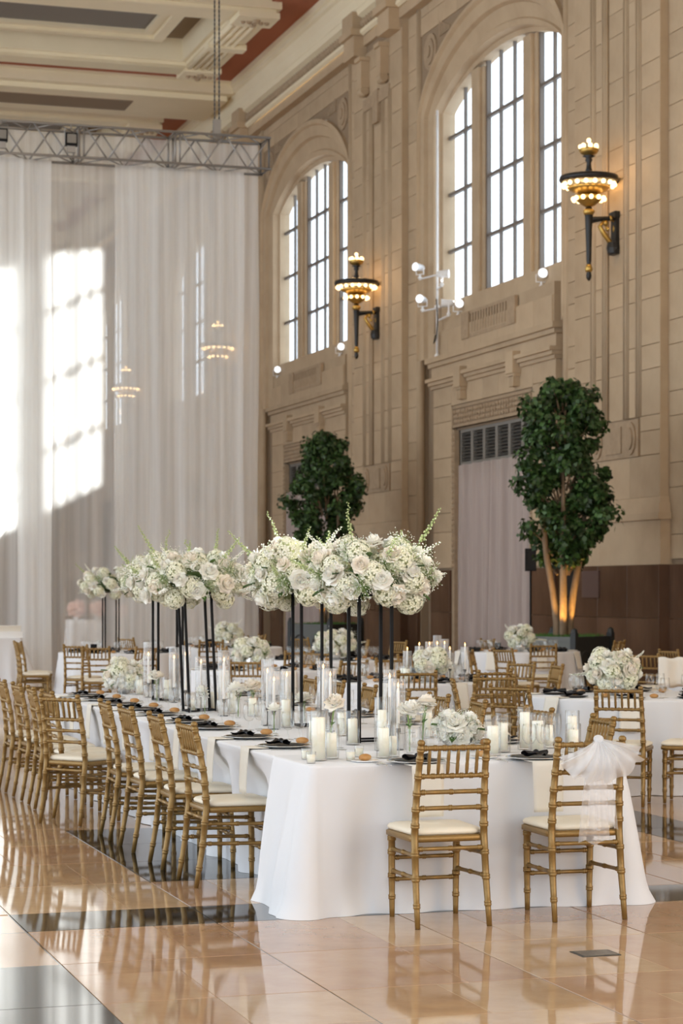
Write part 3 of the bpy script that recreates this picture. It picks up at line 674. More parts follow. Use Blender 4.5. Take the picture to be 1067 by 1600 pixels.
x = tx1-.04; i = 0
while x > tx0+.5:
    if i % 4 == 0:
        for dx in (0, -.09 if i else 0):
            for y in (ty0, ty1): ob('upright', up, tr_, (x+dx, y, 0))
            for z in (tz0, tz1): ob('cross_tube', cr, tr_, (x+dx, 0, z))
        x -= .09 if i else 0
    for y, q in ((ty0, 0), (ty1, 1)): ob('brace', dg[(i+q) % 2], tr_, (x-.42, y, 0))
    for z in (tz0, tz1): ob('brace', fz[i % 2], tr_, (x-.42, 0, z))
    x -= .44; i += 1
# chain hoist
ch = thing('hoist_chain', 'steel hoist chain holding up the end of the truss', 'chain', (10.07, YD, 0))
cm = MB()
for s in (-1, 1):
    n = 130; cm.tube([(s*.045, 0, lerp(10.7, 16.3, i/n)) for i in range(n+1)], [.010 if i % 2 else .020 for i in range(n+1)], 5)
ob('chain', cm.mesh('chain', 'iron'), ch)
ob('hook', MB().box(-.07,.07,-.05,.05,10.38,10.75).tube([(0,0,10.3),(.06,0,10.36),(0,0,10.45)], .025, 6).mesh('hook', 'aluminium'), ch)
for u, lab in ((110, 'black square floodlight clamped to the truss'), (-4, 'black square floodlight at the next truss section')):
    X, Y = PD(u, 40.0); f = thing('floodlight', lab, 'floodlight', (X, ty0-.10, 10.10))
    ob('body', MB().box(-.11,.11,-.06,.05,-.12,.12).mesh('body', 'black'), f)
    ob('lens', MB().box(-.085,.085,-.066,-.055,-.07,.095).mesh('lens', 'louver'), f)
    ob('bracket', MB().tube([(-.12,0,-.0),(-.12,0,.2),(.12,0,.2),(.12,0,0)], .012, 5).tube([(0,0,.2),(0,.04,.29),(0,.10,.30)], .015, 5).mesh('bracket', 'aluminium'), f)
    ob('cable_box', MB().box(-.08,.08,-.04,.05,-.24,-.12).mesh('cable_box', 'aluminium'), f)

def drape(x0, x1, y, m, label, seed, zt=10.38, xr=None, zb=0.0):
    r = random.Random(seed); ph = [r.uniform(0, 6.28) for _ in range(4)]
    n = max(24, int((x1-x0)*44)); L = 14
    def fn(i, j):
        t = i/n; z = lerp(zt, zb, j/L)
        a, b = x0, x1
        if xr: a, b = xr(z, x0, x1)
        X = lerp(a, b, t); s = t*(x1-x0)
        k = .5+.5*(1-z/zt)
        f = .03*math.sin(s*13+ph[0]+1.6*math.sin(s*1.7))+.012*math.sin(s*29+ph[1]+2*math.sin(s*3.1))+.03*math.sin(s*4+ph[2]+z*.25)
        return (X+.02*math.sin(z*.9+s*5)*k, y+f*(.35+.65*k), z)
    o = ob('sheer_drape', MB().grid(n+1, L+1, fn).mesh('sheer_drape', m, True))
    return tag(o, label, 'drape', 'sheer drapes hanging from the truss')
drape(5.14, 6.86, YD+.365, 'sheer', 'thin sheer white drape panel behind the bar table', 1)
drape(6.84, 8.16, YD+.375, 'sheer', 'thin sheer white drape panel behind the small tall centerpiece', 2)
drape(8.14, 11.0, YD+.365, 'sheer', 'wide sheer white drape panel at the free end of the truss', 3)
drape(6.22, 6.88, YD+.10, 'sheer_thick', 'narrow gathered white drape strip beside the bar table', 4, zt=9.783)
drape(8.08, 10.62, YD+.08, 'sheer', 'second sheer white layer over the wide panel at the truss end', 5, zt=9.783)
drape(1.0, 5.16, YD+.375, 'sheer', 'sheer white drape panel hanging further along the truss', 6)
def swag(z, a, b):
    if z > 3.6: return a, b
    t = min(1, (3.6-z)/2.0); e = b-(b-a)*.78*t*t
    return lerp(a, a-.3, t), max(e-.3*t, a-.3*t+.15)
drape(4.9, 6.32, YD-.02, 'sheer_thick', 'white drape gathered and swept aside like a swag', 7, zt=9.783, xr=swag)

# ---- trees in planters with uplights
def leaf_mesh(n_cl, per, seed, H=3.0, R=.92):
    r = random.Random(seed); b = MB(); tips = []
    for c in range(n_cl):
        t = (c+.5)/n_cl; z = t*H
        prof = math.sin(min(1, (t*.92+.08))*math.pi)**.55*(.78+.3*t) if t < .97 else .3
        rr = R*prof*math.sqrt(r.uniform(.12, 1.0))*r.choice((.8,1.0,1.0,1.12)); a = r.uniform(0, 6.283)
        ctr = Vector((rr*math.cos(a), rr*math.sin(a), z)); tips.append(ctr)
        cs = r.uniform(.13, .27)
        for _ in range(per):
            d = Vector((r.gauss(0,1), r.gauss(0,1), r.gauss(0,.75))).normalized()*cs*r.uniform(.45, 1.08)
            p = ctr+d; n = (d.normalized()+Vector((r.gauss(0,.5), r.gauss(0,.5), r.gauss(.5,.5)))).normalized()
            q = n.cross(Vector((r.gauss(0,1), r.gauss(0,1), r.gauss(0,1)))).normalized(); w = n.cross(q)
            l = r.uniform(.085, .14); h = l*.34
            b.add([p-q*l*.5, p+w*h-n*.006, p+q*l*.5-n*.02, p-w*h-n*.006], [(0,1,2,3)])
    return b, tips
def tree(u, D, seed, label, plabel, group, lit):
    X, Y = PD(u, D); r = random.Random(seed)
    t = thing('indoor_tree', label, 'tree', (X, Y, .62), seed*1.3, group)
    fb, tips = leaf_mesh(130, 110, seed)
    fo = ob('foliage', fb.mesh('foliage', 'tree_leaf'), t, (0, 0, 1.55)); fo['kind'] = 'stuff'
    for i in range(4):
        a = i*1.57+.4; x0, y0 = .10*math.cos(a), .10*math.sin(a); x1, y1 = .28*math.cos(a), .28*math.sin(a)
        ob('trunk_stem', MB().tube([(x0,y0,0),(x0*1.1,y0*1.1,.5),(lerp(x0,x1,.4),lerp(y0,y1,.4),1.0),(x1,y1,1.6),(x1*1.3,y1*1.3,2.4),(x1*1.2,y1*1.2,3.4)], [.075,.065,.06,.055,.04,.015], 10).mesh('trunk_stem', 'bark', True), t)
    br = MB()
    for c in tips[::2]: br.tube([(c.x*.3, c.y*.3, max(1.3, c.z+1.1)), (c.x*.65, c.y*.65, c.z+1.38), (c.x, c.y, c.z+1.55)], [.022,.015,.006], 5)
    o = ob('branches', br.mesh('branches', 'bark'), t); o['kind'] = 'stuff'
    # planter
    p = thing('planter', plabel, 'planter', (X, Y, 0), math.radians(45)-TH+.12, 'dark planters under the indoor trees'); h = .58
    for k in range(4):
        me = MB().box(-h,h,-.02,.02,.04,.86).box(-h,h,-.03,.03,.80,.88).box(-h,h,-.03,.03,.03,.12)
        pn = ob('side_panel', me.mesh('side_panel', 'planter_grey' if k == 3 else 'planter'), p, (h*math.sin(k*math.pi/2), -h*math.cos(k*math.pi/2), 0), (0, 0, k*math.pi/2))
        arc = MB()
        for q in (-.28, .28):
            arc.tube([(q+.2*math.cos(a_), -.025, .35+.28*math.sin(a_)) for a_ in [math.pi*i/10 for i in range(11)]], .02, 5)
        ob('arch_ornament', arc.mesh('arch_ornament', 'planter'), pn)
        c = math.pi/4+k*math.pi/2; hx, hy = h*1.414*math.cos(c), h*1.414*math.sin(c)
        ob('corner_post', MB().box(hx-.05,hx+.05,hy-.05,hy+.05,0,.94).lathe([(.06,.94),(.05,1.0),(.01,1.03)], 8, (hx,hy,0)).mesh('corner_post', 'planter'), p)
    g = MB(); g.box(-h+.02,h-.02,-h+.02,h-.02,.5,.80); rg = random.Random(seed+5)
    for _ in range(2600):
        x, y = rg.uniform(-h+.03,h-.03), rg.uniform(-h+.03,h-.03)
        if x*x+y*y < .03: continue
        a = rg.uniform(0,6.28); hh = rg.uniform(.05,.14); dx, dy = .012*math.cos(a), .012*math.sin(a); lx, ly = rg.gauss(0,.03), rg.gauss(0,.03)
        g.add([(x-dx,y-dy,.79),(x+dx,y+dy,.79),(x+lx,y+ly,.80+hh)], [(0,1,2)])
    gg = ob('moss_grass', g.mesh('moss_grass', 'grass'), p); gg['kind'] = 'stuff'
    if lit:
        for i, a in enumerate((-1.9, -1.2, -2.6)):
            ang = a+.15; lx, ly = .34*math.cos(ang), .34*math.sin(ang)
            l = light('planter_uplight', 'SPOT', (X+lx, Y+ly, .92), 42, (1.0, .55, .13), None, spot_size=.75, spot_blend=.8, shadow_soft_size=.03)
            l.rotation_euler = Vector((-lx*.75, -ly*.75, .8)).to_track_quat('-Z', 'Y').to_euler()
tree(880, 36.2, 3, 'large leafy green indoor tree with several lit stems in front of the pilaster', 'dark planter with moss under the large lit tree', 'indoor trees along the wall', True)
tree(509, 49.2, 5, 'dark green bushy indoor tree standing between the two mauve curtains', 'dark planter with moss under the bushy dark tree', 'indoor trees along the wall', True)

# ---- loudspeakers on stands, plaque
def speaker(u, D, z, w, h, lab):
    X, Y = PD(u, D); s = thing('loudspeaker', lab, 'loudspeaker', (X, Y, 0), -.3)
    ob('cabinet', MB().box(-w/2,w/2,-.12,.14,z-h/2,z+h/2).mesh('cabinet', 'black'), s)
    ob('grille', MB().box(-w*.45,w*.45,-.135,-.12,z-h*.45,z+h*.45).mesh('grille', 'black_satin'), s)
    ob('stand_pole', MB().tube([(0,0,.02),(0,0,z-h/2)], .02, 8).mesh('stand_pole', 'black'), s)
    for k in range(3):
        a = k*2.094; ob('stand_leg', MB().tube([(0,0,.6),(.4*math.cos(a),.4*math.sin(a),.012)], .012, 6).mesh('stand_leg', 'black'), s)
speaker(889, 38.6, 1.80, .19, .52, 'black loudspeaker on a stand behind the stems of the large tree')
speaker(829, 41.5, 2.25, .20, .44, 'black loudspeaker on a stand at the edge of the mauve curtain')
tag(ob('wall_plaque', MB().box(16.395,16.43,36.22,36.98,1.52,2.02).mesh('wall_plaque', 'plaque')), 'dark brown rectangular panel fixed on the polished wainscot', 'wall panel')
# ================================================================ CHAIRS
def ringed(p0, p1, r, rings, n=2, mids=()):
    """straight bamboo-style rod with rings; returns (path, radii)"""
    p0, p1 = Vector(p0), Vector(p1); L = (p1-p0).length
    ts = [(0, r), (1, r)]
    for t in rings:
        w = .010/L
        ts += [(t-w*1.1, r), (t-w*.8, r*1.28), (t-w*.15, r*1.28), (t, r*1.02), (t+w*.15, r*1.28), (t+w*.8, r*1.28), (t+w*1.1, r)]
    ts.sort(); return [p0.lerp(p1, max(0, min(1, t))) for t, _ in ts], [q for _, q in ts]
def curve_rod(pts, r, rings):
    """rod along a polyline (parameter by z), with rings at given heights"""
    zs = sorted(set([p[2] for p in pts] + [z for h in rings for z in (h-.014, h-.010, h-.002, h, h+.002, h+.010, h+.014)] + [pts[0][2]+(pts[-1][2]-pts[0][2])*i/10 for i in range(11)]))
    path, rad = [], []
    def at(z):
        for a, b in zip(pts, pts[1:]):
            if a[2] <= z <= b[2] or z <= a[2]:
                t = (z-a[2])/(b[2]-a[2]); t2 = t
                return [a[i]+(b[i]-a[i])*t2 for i in range(2)]+[a[3]+(b[3]-a[3])*t2]
        return [pts[-1][0], pts[-1][1], pts[-1][3]]
    for z in zs:
        if z < pts[0][2] or z > pts[-1][2]: continue
        x, y, rr = at(z); path.append((x, y, z))
        k = 1.0
        for h in rings:
            if abs(z-h) <= .0105: k = 1.22 if abs(z-h) > .001 else 1.04
        rad.append(rr*r*k)
    return path, rad
def chair_parts():
    g = 'gold_paint'; P_ = []
    for s in (-1, 1):
        pts = [(s*.188,-.262,0,.78),(s*.185,-.225,.22,1.0),(s*.182,-.200,.45,1.1),(s*.178,-.212,.62,1.05),(s*.174,-.24,.78,.98),(s*.172,-.268,.90,.92)]
        path, rad = curve_rod(pts, .0175, (.11,.24,.36,.50,.58,.66,.745,.83,.88))
        b = MB().tube(path, rad, 10).lathe([(.006,0),(.016,.003),(.020,.012),(.019,.022),(.010,.03)], 10, (s*.172,-.269,.897))
        P_.append(('leg', b.mesh('leg', g, True)))
        path, rad = curve_rod([(s*.172,.172,0,.78),(s*.174,.172,.2,1.0),(s*.176,.168,.44,1.1)], .0175, (.10,.21,.33,.40))
        P_.append(('leg', MB().tube(path, rad, 10).mesh('leg', g, True)))
    # seat frame
    def rr(hw0, hw1, y0, y1, rad, n=6):
        c = [(hw0-rad, y0+rad, -90), (hw1-rad, y1-rad, 0), (-hw1+rad, y1-rad, 90), (-hw0+rad, y0+rad, 180)]; out = []
        for x, y, a in c:
            for i in range(n+1):
                t = math.radians(a+90*i/n); out.append((x+rad*math.cos(t), y+rad*math.sin(t)))
        return out
    def slab(prof, hw0, hw1, y0, y1, rad):     # prof = [(inset, z)]
        b = MB(); rings = [rr(hw0-i, hw1-i, y0+i, y1-i, max(.01, rad-i*.5)) for i, z in prof]; n = len(rings[0])
        vs = [(x, y, prof[k][1]) for k, R in enumerate(rings) for x, y in R]
        fs = [(k*n+i, k*n+(i+1) % n, (k+1)*n+(i+1) % n, (k+1)*n+i) for k in range(len(prof)-1) for i in range(n)]
        fs += [tuple(range(n-1, -1, -1)), tuple((len(prof)-1)*n+i for i in range(n))]
        return b.add(vs, fs)
    P_.append(('seat_frame', slab([(.012,.415),(0,.42),(0,.442),(.01,.448)], .198,.208,-.205,.205,.05).mesh('seat_frame', g, True)))
    cu = slab([(.012,.446),(.0,.455),(-.002,.466),(.006,.476),(.03,.484),(.08,.489),(.15,.491)], .190,.202,-.185,.205,.06)
    P_.append(('cushion', cu.mesh('cushion', 'cushion', True)))
    def yz(z):   # back plane
        return -.200 - (.068*((z-.45)/.45)**1.35 if z > .45 else 0)
    pa, ra = ringed((-.175,yz(.885),.885), (.175,yz(.885),.885), .0125, (.07,.22,.36,.5,.64,.78,.93)); P_.append(('top_rail', MB().tube(pa, ra, 8).mesh('top_rail', g, True)))
    for z, rg in ((.745,(.07,.22,.36,.5,.64,.78,.93)), (.665,(.09,.5,.91)), (.585,(.09,.5,.91))):
        pa, ra = ringed((-.178,yz(z),z), (.178,yz(z),z), .0115, rg); P_.append(('back_rail', MB().tube(pa, ra, 8).mesh('back_rail', g, True)))
    for i in range(6):
        x = -.125+i*.05; z0, z1 = .745, .885
        P_.append(('spindle', MB().tube([(x,yz(z0),z0),(x,yz(.775),.775),(x,yz(.80),.80),(x,yz(.815),.815),(x,yz(.83),.83),(x,yz(.855),.855),(x,yz(z1),z1)], [.006,.0095,.010,.0085,.010,.0095,.006], 8).mesh('spindle', g, True)))
    for s in (-1, 1):
        for zb, zf in ((.355,.345),(.245,.235)):
            pa, ra = ringed((s*.184,-.212,zb), (s*.174,.17,zf), .0105, (.08,.5,.92)); P_.append(('stretcher', MB().tube(pa, ra, 8).mesh('stretcher', g, True)))
    for y, z in ((-.212,.385),(.17,.30),(.17,.19)):
        w = .183 if y < 0 else .172
        pa, ra = ringed((-w,y,z), (w,y,z), .0105, (.08,.5,.92)); P_.append(('stretcher', MB().tube(pa, ra, 8).mesh('stretcher', g, True)))
    return P_
CHP = chair_parts()
nch = 0; CHAIRS = []
def chair(x, y, rz_deg, label, group):
    CHAIRS.append((x, y, math.radians(rz_deg)))
    return inst(CHP, 'chiavari_chair', label, 'chair', (x, y, 0), math.radians(rz_deg), group)
def foot2(g):
    c, s = math.cos(g[2]), math.sin(g[2])
    return [(g[0]+px*c-py*s, g[1]+px*s+py*c) for px in (-.21, -.1, 0, .1, .21) for py in (-.285, -.15, 0, .1, .212)]
def chair_px(u, vtop, rz, label, group):
    D = .74*F/(vtop-HZ); X, Y = PD(u, D); a = math.radians(rz)
    return chair(X-.265*math.sin(a), Y+.265*math.cos(a), rz, label, group)

# the two at the head of the long table
chair(3.672, 10.085, 0, 'gold bamboo-style chair without a bow at the near end of long table', 'gold chairs at the end of the long table')
chair(4.41, 10.085, -2, 'gold bamboo-style chair wearing the white tulle bow', 'gold chairs at the end of the long table')
ORD = 'first second third fourth fifth sixth seventh eighth ninth tenth eleventh twelfth'.split()
LR = 'gold chair, %s from the head end on the open-floor side of long table'
for i, y in enumerate((11.75, 12.545, 13.42, 14.11, None, 15.62, 16.28, 16.95, 17.7)):
    if y is None:
        chair(2.83, 15.12, -52, 'gold bamboo-style chair turned out of line in the row along long table', 'gold chairs along the open-floor side'); continue
    chair(3.045 if i < 4 else 2.95-.02*i*.4, y, -90+(2, -1, 1, -2, 0, 3, -2, 1, 0)[i], LR % ORD[i], 'gold chairs along the open-floor side')
RRL = 'gold chair, %s from the head end on the wall side of long table'
for i, y in enumerate((11.52, 12.45, 13.55, 14.3, 15.15, 15.9, 16.75, 17.5)):
    chair(4.97, y, 90+(-4, 5, -7, 3, 6, -3, 2, 0)[i], RRL % ORD[i], 'gold chairs along the wall side')

# ================================================================ TABLES AND CLOTHS
def rect_cloth(name, x0, x1, y0, y1, zt, flare, corner, label, seed, amp=.02, zb=.001, dens=60, corners=(1,1,1,1), cat='tablecloth', group=None, flare_pow=1.0, press=(), quiet=None):
    """flare = (left, front, right, back) outward offset at the hem; corners = weights (fl, fr, br, bl)"""
    r = random.Random(seed); R = .05; pts = []
    segs = [((x0+R,y0),(x1-R,y0),(0,-1),1), ((x1,y0+R),(x1,y1-R),(1,0),2), ((x1-R,y1),(x0+R,y1),(0,1),3), ((x0,y1-R),(x0,y0+R),(-1,0),0)]
    cc = [(x1-R,y0+R,-90), (x1-R,y1-R,0), (x0+R,y1-R,90), (x0+R,y0+R,180)]
    corner_xy = [(x0,y0),(x1,y0),(x1,y1),(x0,y1)]
    for k, (a, b, n, sd) in enumerate(segs):
        L = math.hypot(b[0]-a[0], b[1]-a[1]); m = int(L*dens)
        for i in range(m): t = i/m; pts.append((lerp(a[0],b[0],t), lerp(a[1],b[1],t), n[0], n[1], flare[sd]))
        cx_, cy_, a0 = cc[k]; f2 = flare[(sd+1) % 4]
        for i in range(9):
            t = math.radians(a0+90*i/9); pts.append((cx_+R*math.cos(t), cy_+R*math.sin(t), math.cos(t), math.sin(t), lerp(flare[sd], f2, i/9)))
    N = len(pts); ph = [r.uniform(0,6.28) for _ in range(6)]; s = 0; S = []
    for i in range(N):
        S.append(s); q = pts[(i+1) % N]; s += math.hypot(q[0]-pts[i][0], q[1]-pts[i][1])
    tot = s; k1 = round(tot/.55)*2*math.pi/tot; k2 = round(tot/.31)*2*math.pi/tot; k3 = round(tot/1.4)*2*math.pi/tot
    levels = [(.0,-.012,zt),(.0,-.003,zt-.004),(.0,0,zt-.014)] + [(t, 0, lerp(zt-.014, zb, t)) for t in [.04,.1,.18,.27,.36,.46,.56,.66,.76,.85,.92,.97,1.0]]
    vs = []
    for t, ins, z in levels:
        for i, (x, y, nx, ny, f) in enumerate(pts):
            cw = sum(w*math.exp(-(math.hypot(x-c[0], y-c[1])/.30)**2) for w, c in zip(corners, corner_xy))
            fo = amp*(.55*math.sin(k1*S[i]+ph[0]+1.2*math.sin(k3*S[i]+ph[1]))+.35*math.sin(k2*S[i]+ph[2]+.6*t)+.3*math.sin(k3*S[i]+ph[3]))
            dc = min(math.hypot(x-c[0], y-c[1]) for c in corner_xy); cf = corner*cw*(1+.75*math.cos(2*math.pi*dc/.24)*math.exp(-dc*2))
            o_ = ins+f*t**flare_pow+cf*t+fo*min(1, t*1.4)
            if quiet and nx*quiet[0]+ny*quiet[1] > .5: fo *= .12
            pud = .03*max(0, t-.9)/.1*(.5+.5*math.sin(k2*S[i]+ph[5]))
            if quiet and nx*quiet[0]+ny*quiet[1] > .5: pud = 0
            X_, Y_ = x+nx*(o_+pud), y+ny*(o_+pud)
            for sd, xl, yc_ in press:          # sd -1: seat on the left side, +1: on the right
                if sd*nx > .5:
                    wy = max(0.0, min(1.0, (.36-abs(Y_-yc_))/.12)); wz = max(0.0, min(1.0, (.66-z)/.13)); lim = lerp(X_, xl, wy*wz)
                    X_ = max(X_, lim) if sd < 0 else min(X_, lim)
            vs.append((X_, Y_, z if t < .999 else zb))
    b = MB(); n = N; fs = [(k*n+i, (k+1)*n+i, (k+1)*n+(i+1) % n, k*n+(i+1) % n) for k in range(len(levels)-1) for i in range(n)]
    fs.append(tuple(range(n)))
    b.add(vs, fs); o = ob(name, b.mesh(name, 'linen', True)); return tag(o, label, cat, group)
ZT = .765
PRESS = [(-1, g[0]+.222, g[1]) for g in CHAIRS if 2.6 < g[0] < 3.3 and g[1] > 11] + [(1, g[0]-.236, g[1]) for g in CHAIRS if 4.8 < g[0] < 5.3 and g[1] > 11]
rect_cloth('tablecloth', 3.085, 4.83, 10.33, 11.06, ZT+.004, (.085, -.015, .14, -.03), .032, 'white floor-length cloth flaring over the near end of long table', 11, amp=.048, corners=(1.0,1.2,0,0), flare_pow=.8, quiet=(0,1))
rect_cloth('tablecloth', 3.10, 4.84, 11.062, 18.3, ZT, (-.13, -.10, -.10, .06), .06, 'white cloth running the whole length of long table', 12, amp=.036, dens=34, corners=(0,0,1,1), flare_pow=.6, quiet=(0,-1), press=PRESS)
bx0, by0 = PD(-75, 38.6); bx1, by1 = PD(46, 38.6)
rect_cloth('tablecloth', bx0, bx1-.18, 38.2, 38.95, .80, (.06,.04,.12,.02), .14, 'white cloth over the bar table in front of the swept drape', 13, dens=26)
def round_cloth(X, Y, label, seed, R=.915):
    r = random.Random(seed); ph = [r.uniform(0,6.28) for _ in range(4)]; n = 180; b = MB()
    lev = [(.0,R-.012,ZT),(.0,R-.002,ZT-.005),(.0,R,ZT-.018)]+[(t,R,lerp(ZT-.018,.001,t)) for t in (.06,.15,.28,.42,.56,.7,.84,.94,1)]
    vs = []
    for t, rr, z in lev:
        for i in range(n):
            a = 2*math.pi*i/n
            q = rr+.05*t+t**.8*.045*(math.sin(13*a+ph[0]+.8*math.sin(3*a+ph[1]))+.4*math.sin(21*a+ph[2]))
            vs.append((q*math.cos(a), q*math.sin(a), z))
    b.add(vs, [(k*n+i, (k+1)*n+i, (k+1)*n+(i+1) % n, k*n+(i+1) % n) for k in range(len(lev)-1) for i in range(n)]+[tuple(range(n))])
    return tag(ob('tablecloth', b.mesh('tablecloth', 'linen', True), None, (X, Y, 0)), label, 'tablecloth', 'white cloths over the round tables')
ROUND = {'R1': (7.83, 16.55), 'R2': PD(808, 31.2), 'R3': (6.98, 19.9), 'R4': (6.45, 23.3), 'R5': (6.2, 30.2), 'R6': PD(350, 33.5), 'R7': PD(520, 27.5), 'R8': PD(1168, 25.6)}
RL = {'R1': 'with the big bouquet', 'R2': 'before the large tree', 'R3': 'with stepped candles', 'R4': 'behind the long table',
      'R5': 'with the tall stand', 'R6': 'near the drape end', 'R7': 'before the dark tree', 'R8': 'by the wall'}
for i, (k, (X, Y)) in enumerate(ROUND.items()): round_cloth(X, Y, 'white cloth over the round table ' + RL[k], 30+i)

def rchair(u, v, rz, key, extra=''):
    D = .74*F/(v-HZ); X, Y = PD(u, D); a = math.radians(rz); X -= .265*math.sin(a); Y += .265*math.cos(a)
    cx_, cy_ = ROUND[key]
    def foot(X, Y):
        return [(X+px*math.cos(a)-py*math.sin(a), Y+px*math.sin(a)+py*math.cos(a)) for px in (-.21, -.1, 0, .1, .21) for py in (-.285, -.15, 0, .1, .212)]
    def hit(f, g, rz2):                    # points of f inside the footprint of chair g
        c2, s2 = math.cos(rz2), math.sin(rz2)
        return any(abs((p-g[0])*c2+(q-g[1])*s2) < .225 and -.30 < -(p-g[0])*s2+(q-g[1])*c2 < .225 for p, q in f)
    for _ in range(60):
        moved = False
        for c in ROUND.values():           # outermost fold of a cloth is 1.03 m from its centre
            d = min(math.hypot(p-c[0], q-c[1]) for p, q in foot(X, Y))
            if d < 1.035:
                e = math.hypot(X-c[0], Y-c[1]); X += (X-c[0])/e*(1.037-d); Y += (Y-c[1])/e*(1.037-d); moved = True
        for g in CHAIRS:
            if math.hypot(X-g[0], Y-g[1]) < .8 and (hit(foot(X, Y), g, g[2]) or hit([(p, q) for p, q in foot2(g)], (X, Y), a)):
                e = max(.05, math.hypot(X-g[0], Y-g[1])); X += (X-g[0])/e*.02+.002; Y += (Y-g[1])/e*.02; moved = True
        if not moved: break
    return chair(X, Y, rz, 'gold bamboo-style chair ' + (extra + ' ' if extra else '') + 'at round table ' + RL[key], 'gold chairs around table ' + key[1])
rchair(966, 1073, -34, 'R1', 'with back to the bow chair'); rchair(796, 1070, -54, 'R1', 'pulled out into the aisle'); rchair(784, 1055, -14, 'R3', 'overlapped by an aisle chair'); rchair(773, 1047, 8, 'R3', 'overlapping its neighbour')
X, Y = PD(1078, 16.7); chair(X, Y, 55, 'gold bamboo-style chair turned sideways at the round table with the big bouquet', 'gold chairs around table 1')
rchair(651, 1047, -12, 'R3', 'standing by itself'); rchair(708, 1062, -108, 'R3', 'seen edge-on'); rchair(612, 1028, 172, 'R3'); rchair(770, 1035, 118, 'R3'); rchair(846, 1037, 84, 'R3'); rchair(640, 1022, 200, 'R3')
rchair(993, 1016, -112, 'R8', 'seen edge-on'); rchair(1016, 1021, -45, 'R8'); rchair(1052, 1015, -75, 'R8')
rchair(849, 1006, -18, 'R2'); rchair(883, 1001, 40, 'R2'); rchair(928, 1002, 62, 'R2'); rchair(762, 998, -75, 'R2'); rchair(786, 1013, -70, 'R2', 'seen edge-on'); rchair(735, 1016, -120, 'R2')
rchair(384, 1031, -28, 'R4'); rchair(553, 1032, 20, 'R4'); rchair(372, 1010, -95, 'R4'); rchair(486, 1019, 140, 'R4')
rchair(66, 1002, -82, 'R5'); rchair(54, 1003, -95, 'R5'); rchair(118, 1007, -35, 'R5'); rchair(150, 1010, -12, 'R5'); rchair(215, 1010, 20, 'R5'); rchair(245, 1001, 85, 'R5')
rchair(389, 994, 30, 'R6'); rchair(330, 1000, -10, 'R6'); rchair(295, 996, -60, 'R6'); rchair(405, 992, 95, 'R6'); rchair(365, 990, 180, 'R6')
rchair(450, 996, -60, 'R7'); rchair(575, 1000, 75, 'R7'); rchair(505, 1014, -5, 'R7'); rchair(590, 1000, 110, 'R7')
# a napkin cloth hung over one chair back by the wall
X, Y = PD(1049, 24.6)
def drp(i, j):
    a = (i/12-.5)*.30; return (a, .012*math.sin(a*30)+(.0 if j < 8 else .03), .88-.34*j/8+.01*math.sin(i*.8))
o = ob('draped_cloth', MB().grid(13, 9, drp).mesh('draped_cloth', 'napkin', True), None, (X, Y, 0), (0,0,-.45)); so = o.modifiers.new('t', 'SOLIDIFY'); so.thickness = .006
tag(o, 'ivory cloth hung over a chair back at the table by the wall', 'cloth')
# ================================================================ FLOWERS
def petal_patch(b, ctr, out, up, w, h, curl, n=4):
    side = up.cross(out).normalized()
    def fn(i, j):
        s = i/(n-1)*2-1; t = j/(n-1)
        ww = w*math.sin(math.pi*(.18+.72*t))**.8
        return ctr+side*(s*ww)+up*(h*t)+out*(curl*(t**2)*1.0 - (1-s*s)*-.18*w + .25*w*math.sin(t*2.6)) + up*(-.12*h*s*s*t)
    b.grid(n, n, fn)
def rose_mesh(name, m, R=.045, seed=0):
    r = random.Random(seed); b = MB(); Z = Vector((0,0,1))
    for ring, (cnt, rad, h, w, curl, z0) in enumerate(((3,.05,.62,.30,.0,.30), (4,.16,.68,.42,.05,.22), (5,.32,.66,.52,.22,.12), (6,.50,.56,.58,.45,.02), (6,.62,.40,.62,.62,-.08))):
        for k in range(cnt):
            a = 2*math.pi*(k+.5*ring)/cnt+r.uniform(-.15,.15); o = Vector((math.cos(a), math.sin(a), 0))
            u = (Z*(1.0-.10*ring)+o*.14*ring).normalized()
            petal_patch(b, o*rad*R*.8+Z*z0*R, (o-u*o.dot(u)).normalized(), u, w*R, h*R*1.25, curl*R*.75)
    b.sphere((0,0,.25*R), .42*R, 8, 5, 1.1)
    return b.mesh(name, m, True)
def hydrangea_mesh(R=.075, seed=0, n=85):
    r = random.Random(seed); b = MB()
    for i in range(n):
        zz = 1-1.72*(i+.5)/n; a = i*2.39996; q = math.sqrt(max(0, 1-zz*zz)); d = Vector((q*math.cos(a), q*math.sin(a), zz))
        d = (d+Vector((r.gauss(0,.06), r.gauss(0,.06), r.gauss(0,.06)))).normalized()
        p = d*R*r.uniform(.88, 1.06); t = d.cross(Vector((r.gauss(0,1), r.gauss(0,1), r.gauss(0,1)))).normalized(); s = d.cross(t); l = R*.24
        for k in range(4):
            c, e = math.cos(k*math.pi/2), math.sin(k*math.pi/2); v = t*c+s*e; w = d.cross(v)
            b.add([p, p+v*l*.6+w*l*.45+d*l*.18, p+v*l*1.1+d*l*.05, p+v*l*.6-w*l*.45+d*l*.18], [(0,1,2,3)])
    k = len(b.f); b.sphere((0,0,0), R*.80, 10, 7)
    me = b.mesh('hydrangea', 'hydrangea', False); me.materials.append(MATS['hyd_core'])
    for p in me.polygons[k:]: p.material_index = 1
    return me
